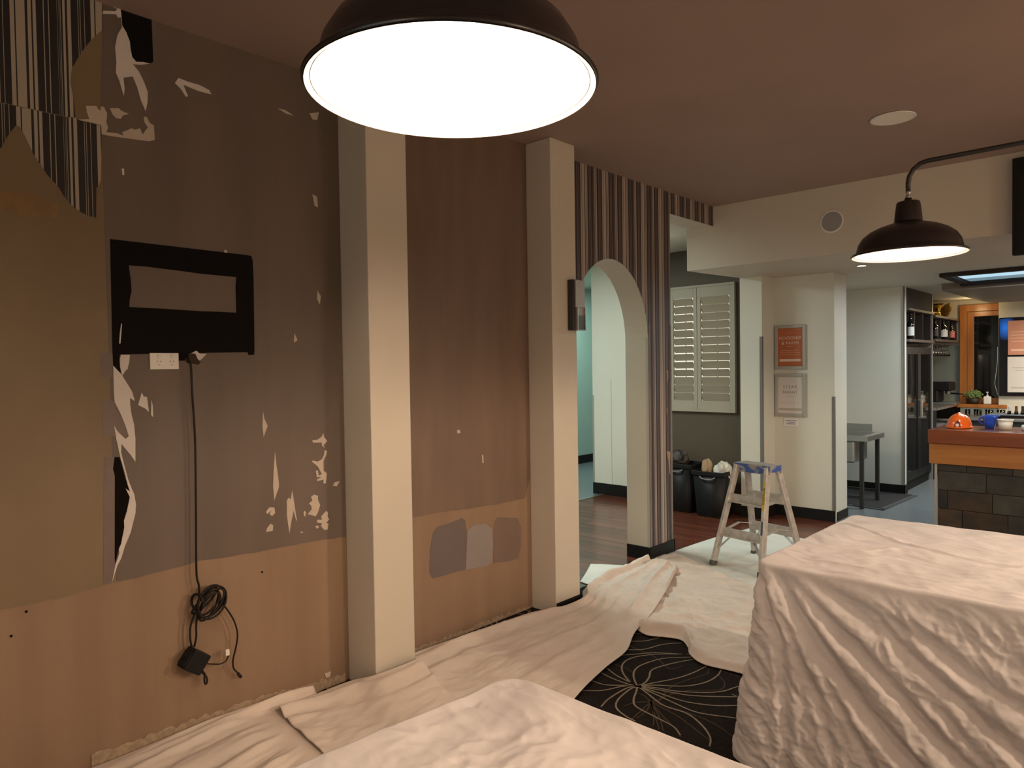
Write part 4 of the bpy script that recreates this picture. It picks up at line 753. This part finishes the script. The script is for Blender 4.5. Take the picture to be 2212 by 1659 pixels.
obj('print_lines', B().box(.17, .24, y-.0008, y, 1.136, 1.140).box(.12, .29, y-.0008, y, 1.085, 1.087).box(.12, .29, y-.0008, y, 1.068, 1.070), 'beige', t, kind='stuff')
obj('print_bar', B().box(.10, .312, y-.0008, y, 1.003, 1.025), 'beige', t)
t = thing('wall_notice', 'small white notice card stuck on the wall under the STEAK NIGHT poster', 'notice', (.21, 6.65, .86))
obj('card', B().box(.142, .276, 6.645, 6.6495, .855, .932, .0008), 'white', t)
obj('print_lines', B().box(.155, .263, 6.6442, 6.6452, .903, .910).box(.175, .243, 6.6442, 6.6452, .889, .895).box(.165, .253, 6.6442, 6.6452, .874, .880), mat('blue_print', (.12, .15, .32), .5), t, kind='stuff')
# ================================================================= SINK, MAT
t = thing('steel_sink_bench', 'steel sink bench with a bowl and square legs sticking out past the poster wall', 'sink', (.25, 7.65, 0))
obj('bench_top', B().box(-.14, .665, 7.385, 7.42, .668, .722, .003).box(-.14, .665, 7.88, 7.95, .668, .722, .003).box(.60, .665, 7.42, 7.88, .668, .722, .003).box(-.14, -.05, 7.42, 7.88, .668, .722).box(-.05, .60, 7.42, 7.88, .668, .676), 'metal', t)
obj('splashback', B().box(-.14, .55, 7.93, 7.95, .722, .80), 'metal', t)
obj('bowl', B().box(.02, .53, 7.44, 7.86, .44, .668, .02), 'metal', t)
for lx in (-.10, .605):
    for ly in (7.41, 7.92): obj('leg', B().box(lx-.018, lx+.018, ly-.018, ly+.018, .003 if ly < 7.5 else .0125, .668, .003), 'darkmetal', t)
obj('shelf_rail', B().box(-.10, .605, 7.40, 7.42, .10, .125).box(-.10, .605, 7.91, 7.93, .10, .125).box(-.11, -.09, 7.42, 7.91, .10, .125), 'darkmetal', t)
t = thing('rubber_mat', 'black rubber mat on the grey floor in front of the sink wall', 'mat', (.45, 8.0, 0))
obj('mat_body', B().prism([(.0, 7.62), (.74, 7.50), (.80, 8.47), (.0, 8.47)], onz, .001, .012), 'mat_rubber', t)
obj('mat_border', B().prism([(-.0, 7.58), (.79, 7.45), (.80, 7.50), (.74, 7.51), (.0, 7.62)], onz, .0008, .009).prism([(.74, 7.5), (.79, 7.46), (.85, 8.47), (.80, 8.47)], onz, .0008, .009), 'matedge', t)
# ================================================================= FRIDGE AND SHELVES ON THE ALCOVE LINE
t = thing('glass_door_fridge', 'tall dark two-door glass fridge beyond the sink wall', 'fridge', (.4, 9.18, 0))
obj('carcass', B().box(.10, .66, 8.615, 9.745, .10, 1.615), 'plastic', t)
obj('plinth', B().box(.12, .68, 8.63, 9.73, 0, .10), 'skirt', t)
for y0, y1, hs in ((8.62, 9.178, 1), (9.182, 9.742, -1)):
    d = obj('door', B().box(.665, .708, y0, y0+.055, .115, 1.61).box(.665, .708, y1-.055, y1, .115, 1.61).box(.665, .708, y0+.055, y1-.055, .115, .20).box(.665, .708, y0+.055, y1-.055, 1.53, 1.61), 'fridgemetal', t)
    obj('door_glass', B().box(.675, .697, y0+.055, y1-.055, .20, 1.53), 'fridgeglass', d)
    hy = y1-.03 if hs > 0 else y0+.03
    obj('door_handle', B().tube([(.708, hy, .80), (.728, hy, .80), (.728, hy, 1.0), (.708, hy, 1.0)], .007, 8), 'metal', d)
t = thing('upper_cubby_shelf', 'dark wall cubby shelf over the glass fridge', 'shelf', (.5, 9.18, 1.665))
def cubby(t, y0, y1, z0, z1, nd, x0=.36, x1=.742):
    obj('shelf_board', B().box(x0, x1, y0, y1, z0, z0+.03), 'shelfedge', t); obj('shelf_board', B().box(x0, x1, y0, y1, z1-.025, z1), 'shelfedge', t)
    obj('back_panel', B().box(x0, x0+.012, y0, y1, z0+.03, z1-.025), 'shelfd', t)
    for i in range(nd+1):
        yy = y0+(y1-y0-.02)*i/nd; obj('divider', B().box(x0+.012, x1-.040, yy, yy+.02, z0+.03, z1-.025), 'shelfd', t)
cubby(t, 8.615, 9.74, 1.665, 2.035, 3)
obj('cover_panel', B().box(.36, .71, 8.615, 9.74, 2.037, ZS-.002), 'dark', t)
t = thing('bottle_cubby_shelf', 'dark cubby shelf with bottles beside the orange timber window', 'shelf', (.5, 10.48, 1.69))
cubby(t, 9.80, 11.19, 1.69, 2.01, 3)
def bottle(x, y, z, h, r, label, lab='white', group='bottles in the cubby shelves'):
    t = thing('wine_bottle', label, 'bottle', (x, y, z), group)
    obj('bottle_body', B().lathe([(.001, .001), (r, .001), (r, h*.6), (r*.85, h*.68), (r*.4, h*.76), (r*.36, h*.97), (r*.4, h*.975), (r*.4, h), (.001, h)], (x, y, z), 20), 'bottle', t, True)
    obj('bottle_label', B().lathe([(r+.0008, h*.15), (r+.0008, h*.5)], (x, y, z), 20), lab, t, True)
bottle(.698, 8.84, 1.696, .28, .036, 'dark bottle with a pale narrow label over the fridge')
bottle(.685, 10.47, 1.721, .25, .05, 'stout dark bottle with a large white label in the middle cubby')
bottle(.695, 10.90, 1.721, .24, .038, 'dark bottle with a pink label in the cubby by the timber window', 'plabel')
bottle(.695, 10.0, 1.721, .24, .036, 'dark bottle in the first cubby past the fridge', 'shelfd')
t = thing('gold_vase', 'tall crumpled gold foil vase standing on the bottle shelf', 'vase', (.55, 10.85, 2.011))
obj('vase_body', B().lathe([(.001, .001), (.055, .001), (.07, .05), (.055, .10), (.065, .15), (.05, .185), (.07, .205), (.065, .207)], (.55, 10.85, 2.011), 18), 'gold', t)
obj('foil_wing', B().prism([(.58, 2.03), (.66, 2.05), (.70, 2.13), (.69, 2.22), (.63, 2.19), (.60, 2.12)], ony, 10.80, 10.90), 'gold', t)
t = thing('gold_bowl', 'low gold dish lying on the bottle shelf near the grey post', 'bowl', (.55, 10.25, 2.011))
obj('bowl_body', B().lathe([(.001, .001), (.05, .001), (.11, .03), (.15, .055), (.145, .056), (.10, .035), (.001, .008)], (.55, 10.25, 2.011), 24), 'gold', t, True)
t = thing('glass_rack', 'rack of upside-down wine glasses under the bottle shelf', 'rack', (.5, 10.48, 1.688))
obj('rack_rails', ''.join('') or B().box(.40, .70, 9.9, 9.91, 1.672, 1.69).box(.40, .70, 11.1, 11.11, 1.672, 1.69).box(.46, .47, 9.9, 11.1, 1.672, 1.682).box(.62, .63, 9.9, 11.1, 1.672, 1.682), 'metal', t)
ORD = ['first', 'second', 'third', 'fourth', 'fifth', 'sixth', 'seventh', 'eighth']
gp = [(.032, 1.670), (.032, 1.667), (.004, 1.662), (.004, 1.60), (.022, 1.585), (.034, 1.555), (.030, 1.51), (.028, 1.51), (.031, 1.555), (.02, 1.58)]
g0 = None
for i in range(8):
    yy = 9.98+i*.145
    if g0 is None:
        g0 = thing('wine_glass', 'wine glass hanging upside down under the bottle shelf, nearest the grey post', 'glass', (.63, yy, 1.668), 'wine glasses hanging under the bottle shelf'); gy = yy
        obj('glass_body', B().lathe([(r, z) for r, z in gp], (.63, yy, 0), 16), 'glass', g0, True)
    else: dup(g0, (0, yy-gy, 0), label='wine glass hanging upside down under the bottle shelf, %s from the grey post' % ORD[i])
# alcove bench with coffee machine
t = thing('alcove_bench', 'dark bench with shelves of trays in the alcove between fridge and timber window', 'bench', (.5, 10.6, 0))
obj('bench_top', B().box(.06, .76, 9.80, 11.19, .845, .875), 'metal', t)
for z in (.10, .42): obj('shelf_board', B().box(.06, .74, 9.80, 11.19, z, z+.025), 'darkmetal', t)
obj('end_panel', B().box(.06, .75, 9.79, 9.80, 0, .845), 'darkmetal', t); obj('end_panel', B().box(.06, .75, 11.185, 11.195, 0, .845), 'darkmetal', t)
for i, (z, h) in enumerate(((.445, .10), (.445, .10), (.55, .12), (.125, .2))):
    yy = (10.0, 10.5, 10.5, 10.3)[i]
    tag_ = ('grey wash tray nearest the fridge on the alcove bench shelf', 'lower grey wash tray of the pair under the alcove bench', 'upper grey wash tray of the pair under the alcove bench', 'deep grey wash tray on the lowest alcove shelf')[i]
    tt = thing('wash_tray', tag_, 'tray', (.5, yy+.2, z))
    obj('tray_body', B().box(.25, .72, yy, yy+.42, z, z+.012).box(.25, .72, yy, yy+.012, z+.012, z+h).box(.25, .72, yy+.408, yy+.42, z+.012, z+h).box(.708, .72, yy+.012, yy+.408, z+.012, z+h).box(.25, .262, yy+.012, yy+.408, z+.012, z+h), 'greyp', tt)
    obj('tray_lip', B().box(.24, .73, yy-.01, yy, z+h-.02, z+h+.004).box(.72, .732, yy, yy+.42, z+h-.02, z+h+.004), 'darkmetal', tt)
t = thing('coffee_machine', 'black coffee machine on the alcove bench left of the timber window', 'coffee machine', (.56, 10.75, .875))
obj('machine_body', B().box(.38, .60, 10.60, 10.95, .905, 1.06, .02).box(.40, .74, 10.62, 10.93, 1.05, 1.17, .02), 'plastic', t)
obj('drip_tray', B().box(.40, .80, 10.60, 10.95, .877, .905, .004), 'metal', t)
obj('group_head', B().lathe([(.03, 0), (.034, .01), (.034, .04)], (.68, 10.77, 1.01), 16, cap0=True), 'metal', t, True)
obj('portafilter_handle', B().tube([(.70, 10.77, 1.02), (.80, 10.74, 1.015), (.86, 10.72, 1.01)], [.010, .012, .009], 10), 'plastic', t, True)
# ================================================================= TIMBER WINDOW, SILL, WALL SCREEN
wn = obj('window_2', B().box(.748, .828, 11.13, 11.2, .87, 2.195, .003).box(.828, 1.30, 11.13, 11.2, 2.105, 2.195, .003), 'timber', **st)
obj('sash', B().box(.831, .905, 11.145, 11.2, .95, 2.10, .003).box(.905, 1.30, 11.145, 11.2, 2.035, 2.10, .003).box(.831, 1.30, 11.145, 11.2, .872, .95, .003), 'timber', wn)
obj('pane', B().box(.905, 1.30, 11.175, 11.185, .95, 2.035), 'darkglass', wn)
obj('sill', B().box(.735, 1.30, 10.98, 11.2, .822, .868, .004), 'timber', wn)
sz = .868
t = thing('potted_plant', 'small bushy green plant in a dark pot on the timber window sill', 'plant', (.92, 11.06, sz))
obj('pot', B().lathe([(.001, .001), (.055, .001), (.072, .075), (.066, .076), (.05, .02)], (.92, 11.06, sz), 20), 'pot', t, True)
b = B(); r_ = random.Random(5)
for i in range(420):
    a, ph = r_.random()*6.283, math.acos(r_.uniform(-.5, 1)); rr = .085*(.6+.4*r_.random())
    c = Vector((.92+rr*1.15*math.cos(a)*math.sin(ph), 11.06+rr*math.sin(a)*math.sin(ph), sz+.115+rr*.85*math.cos(ph)))
    d = Vector((r_.gauss(0, 1), r_.gauss(0, 1), r_.gauss(.3, 1))).normalized(); e = d.orthogonal().normalized(); L = .018+.012*r_.random()
    v = [b.bm.verts.new(p) for p in (c, c+d*L*.5+e*L*.28, c+d*L, c+d*L*.5-e*L*.28)]; b.bm.faces.new(v)
obj('foliage', b, 'leaf', t, kind='stuff')
t = thing('soap_dispenser', 'white pump dispenser beside the potted plant on the sill', 'dispenser', (1.075, 11.05, sz))
obj('dispenser_body', B().box(1.033, 1.117, 11.02, 11.09, sz+.001, sz+.105, .012), 'white', t)
obj('pump', B().lathe([(.016, .105), (.016, .118), (.006, .12), (.006, .15), (.012, .152), (.012, .165), (.001, .166)], (1.075, 11.055, sz), 14).box(1.066, 1.084, 11.015, 11.055, sz+.155, sz+.165), 'white', t)
# bench below the window, tumblers
t = thing('window_bench', 'steel bench with a tiled splash under the timber window', 'bench', (1.3, 10.8, 0))
obj('bench_top', B().box(.78, 2.6, 10.35, 10.99, .70, .735, .003), 'metal', t)
obj('bench_body', B().box(.80, 2.58, 10.40, 10.98, 0, .70), 'darkmetal', t)
obj('splash_panel', B().box(.78, 1.204, 10.99, 11.19, .70, .82), 'splash', t)
g0 = None
for i in range(7):
    p = (.93+i*.062+(.02 if i % 2 else 0), 10.62+.08*(i % 2), .736)
    if g0 is None:
        g0 = thing('tumbler', 'clear glass tumbler under the timber window, nearest the alcove', 'glass', p, 'tumblers on the window bench'); p0 = p
        obj('tumbler_body', B().lathe([(.001, .002), (.026, .002), (.031, .085), (.029, .085), (.024, .008), (.001, .008)], p, 18), 'glass', g0, True)
    else: dup(g0, Vector(p)-Vector(p0), label='clear glass tumbler under the timber window, %s from the alcove' % ORD[i])
t = thing('wall_screen', 'black wall screen with a blue glow and two posters taped on it beyond the bar', 'screen', (1.21, 10.99, .99))
obj('bezel', B().box(1.216, 1.62, 10.955, 10.999, .985, 1.992, .004), 'screen', t)
obj('display', B().box(1.225, 1.61, 10.953, 10.956, 1.0, 1.98), 'bluescreen', t)
p1 = obj('orange_poster', B().box(1.312, 1.58, 10.948, 10.952, 1.512, 1.948), mat('salmon_poster', (.55, .24, .15), .4, var=.1, scale=(5, 5, 5)), t)
obj('print_lines', B().box(1.345, 1.55, 10.946, 10.9485, 1.80, 1.808).box(1.345, 1.55, 10.946, 10.9485, 1.76, 1.768).box(1.345, 1.55, 10.946, 10.9485, 1.72, 1.728).box(1.345, 1.55, 10.946, 10.9485, 1.68, 1.688).box(1.345, 1.55, 10.946, 10.9485, 1.56, 1.585), mat('pale_orange_print', (.72, .45, .35), .5), p1, kind='stuff')
p2 = obj('white_poster', B().box(1.308, 1.58, 10.948, 10.952, 1.035, 1.488), 'paper', t)
obj('print_lines', B().box(1.36, 1.52, 10.946, 10.9485, 1.345, 1.355).box(1.39, 1.49, 10.946, 10.9485, 1.31, 1.318).box(1.345, 1.55, 10.946, 10.9485, 1.085, 1.105), mat('pale_beige_print', (.50, .44, .38), .5), p2, kind='stuff')
obj('white_cable', B().tube(catmull([(1.196, 10.97, 1.62), (1.196, 10.97, 1.45), (1.185, 10.96, 1.30), (1.172, 10.955, 1.15), (1.188, 10.97, 1.05), (1.20, 10.995, .99)], 8), .003, 8), 'beige', None, True, (1.19, 10.99, 1.3), label='white cord hanging between the timber window and the wall screen', cat='cord')
# ================================================================= BAR
t = thing('bar_counter', 'timber-topped bar counter faced with dark slate tiles', 'bar', (2.4, 6.7, 0))
XR = 4.2
obj('counter_top', B().box(1.388, XR, 6.455, 7.02, .785, .897, .006), 'bartop', t)
obj('fascia_board', B().box(1.391, XR, 6.478, 6.505, .620, .784, .003).box(1.391, 1.42, 6.505, 7.0, .620, .784), 'barfas', t)
obj('core', B().box(1.450, XR, 6.515, 6.98, 0, .784), 'grout', t)
obj('corner_trim', B().box(1.428, 1.446, 6.488, 6.506, 0, .62, .002), 'guard' if 0 else 'grey', t)
rows = [(.0, .103), (.107, .256), (.260, .408), (.412, .560), (.564, .619)]; offs = [.475, .17, .07, .33, .2]
for i, (z0, z1) in enumerate(rows):
    x = 1.448
    first = True
    while x < XR-.02:
        L = (offs[i] if first else .301); first = False
        e = min(x+L, XR)
        if e-x > .03: obj('slate_tile', B().box(x+.002, e-.002, 6.497+rnd.random()*.004, 6.516, z0, z1, .002), 'slate2' if (i == 1 and x < 1.9) or rnd.random() < .12 else 'slate', t)
        x = e
zb_ = .898
t = thing('hard_hat', 'orange hard hat resting on the end of the bar', 'hard hat', (1.553, 6.74, zb_))
b = B(); bmesh.ops.create_uvsphere(b.bm, u_segments=40, v_segments=24, radius=1)
bmesh.ops.bisect_plane(b.bm, geom=b.bm.verts[:]+b.bm.edges[:]+b.bm.faces[:], plane_co=(0, 0, 0), plane_no=(0, 0, -1), clear_outer=True)
for v in b.bm.verts:
    rd = 1+.035*math.exp(-(v.co.x/.16)**2)*(v.co.z > .2)
    v.co = Vector((1.553+v.co.x*.088, 6.75+v.co.y*.117*rd, zb_+.012+v.co.z*.106*rd))
obj('shell', b, 'hat', t, True)
obj('brim', B().prism([(1.553+.094*math.cos(a), 6.745+(.150 if math.sin(a) < 0 else .122)*math.sin(a)) for a in np.linspace(0, 2*math.pi, 41)[:-1]], onz, zb_+.004, zb_+.014), 'hat', t)
obj('crown_ridge', B().tube([(1.553, 6.75+.119*math.cos(a), zb_+.010+.110*math.sin(a)) for a in np.linspace(.35, 2.0, 20)], .008, 8), 'hat', t, True)
nf = lambda u, v, d: (1.562+u, 6.628+.30*v+d, zb_+.015+v)
obj('front_recess_shade', B().prism([(-.024, .0), (.024, .0), (.014, .034), (.002, .054), (-.012, .036)], nf, -.006, .006), mat('dark_orange_shadow_plastic', (.12, .02, .008), .5), t)  # dark wedge; the notch's shade is put into its orange
obj('front_sticker', B().lathe([(.001, -.008), (.013, -.008), (.013, -.004)], (1.562, 6.630, zb_+.029), 20, 'y'), mat('pale_pink_sticker', (.75, .62, .60), .5), t)
t = thing('blue_jug', 'blue plastic jug on the bar next to the orange hard hat', 'jug', (1.76, 6.78, zb_))
b = B()
for s0, s1 in ((1, 0),): pass
rg = []
for sx, sy, z, ox in ((.030, .030, .001, 0), (.042, .040, .05, 0), (.050, .046, .09, 0), (.060, .050, .105, .006), (.056, .046, .104, .006), (.046, .042, .088, 0), (.028, .028, .006, 0)):
    rg.append([b.bm.verts.new((1.76+ox+sx*math.copysign(abs(math.cos(a))**.6, math.cos(a)), 6.78+sy*math.copysign(abs(math.sin(a))**.6, math.sin(a)), zb_+z)) for a in np.linspace(0, 2*math.pi, 25)[:-1]])
for p, q in zip(rg, rg[1:]):
    for i in range(24): b.bm.faces.new((p[i], p[(i+1) % 24], q[(i+1) % 24], q[i]))
b.bm.faces.new(rg[0]); b.bm.faces.new(rg[-1])
obj('jug_body', b, 'blue', t, True)
obj('jug_handle', B().tube(catmull([(1.715, 6.78, zb_+.085), (1.690, 6.78, zb_+.08), (1.688, 6.78, zb_+.05), (1.718, 6.78, zb_+.03)], 6), .006, 8), 'blue', t, True)
t = thing('white_tub', 'white plastic tub with a rolled rim on the bar beyond the blue jug', 'tub', (1.868, 6.74, zb_))
obj('tub_body', B().lathe([(.001, .001), (.044, .001), (.051, .072), (.048, .072), (.042, .006), (.001, .006)], (1.868, 6.74, zb_), 28), 'white', t, True)
obj('tub_rim', B().lathe([(.050, .070), (.056, .071), (.056, .080), (.049, .080), (.049, .072)], (1.868, 6.74, zb_), 28), 'white', t, True)
t = thing('white_pot', 'small white pot with a knob lid cut by the photo edge on the bar', 'pot', (2.02, 6.72, zb_))
obj('pot_body', B().lathe([(.001, .001), (.045, .001), (.048, .03), (.042, .042), (.001, .044)], (2.02, 6.72, zb_), 24), 'white', t, True)
obj('pot_knob', B().lathe([(.012, .042), (.012, .06), (.016, .068), (.001, .072)], (2.02, 6.72, zb_), 16), 'plastic', t, True)
# rear bar bench with black rail and small bottles
t = thing('rear_bar_bench', 'black bench behind the bar carrying a raised black ledge', 'bench', (2.4, 7.45, 0))
obj('bench_body', B().box(1.66, XR, 7.28, 7.75, 0, .84), 'plastic', t)
obj('ledge', B().box(1.655, XR, 7.26, 7.60, .95, .978, .004).box(1.68, 1.72, 7.30, 7.58, .84, .95).box(2.6, 2.64, 7.30, 7.58, .84, .95), 'plastic', t)
for x, cm, lb in ((1.802, 'white', 'small bottle with a cream cap on the black ledge behind the bar'), (1.852, 'hole', 'small bottle with a red-brown cap on the black ledge behind the bar'), (1.897, 'shelfd', 'small bottle with a dark cap on the black ledge behind the bar')):
    tt = thing('sauce_bottle', lb, 'bottle', (x, 7.42, .979), 'small bottles on the black ledge')
    obj('bottle_body', B().lathe([(.001, .001), (.015, .001), (.015, .02), (.008, .03)], (x, 7.42, .979), 14), 'bottle', tt, True)
    obj('bottle_cap', B().lathe([(.010, .028), (.010, .070), (.001, .071)], (x, 7.42, .979), 14), cm if cm != 'hole' else mat('red_brown_cap', (.14, .03, .02), .4), tt, True)
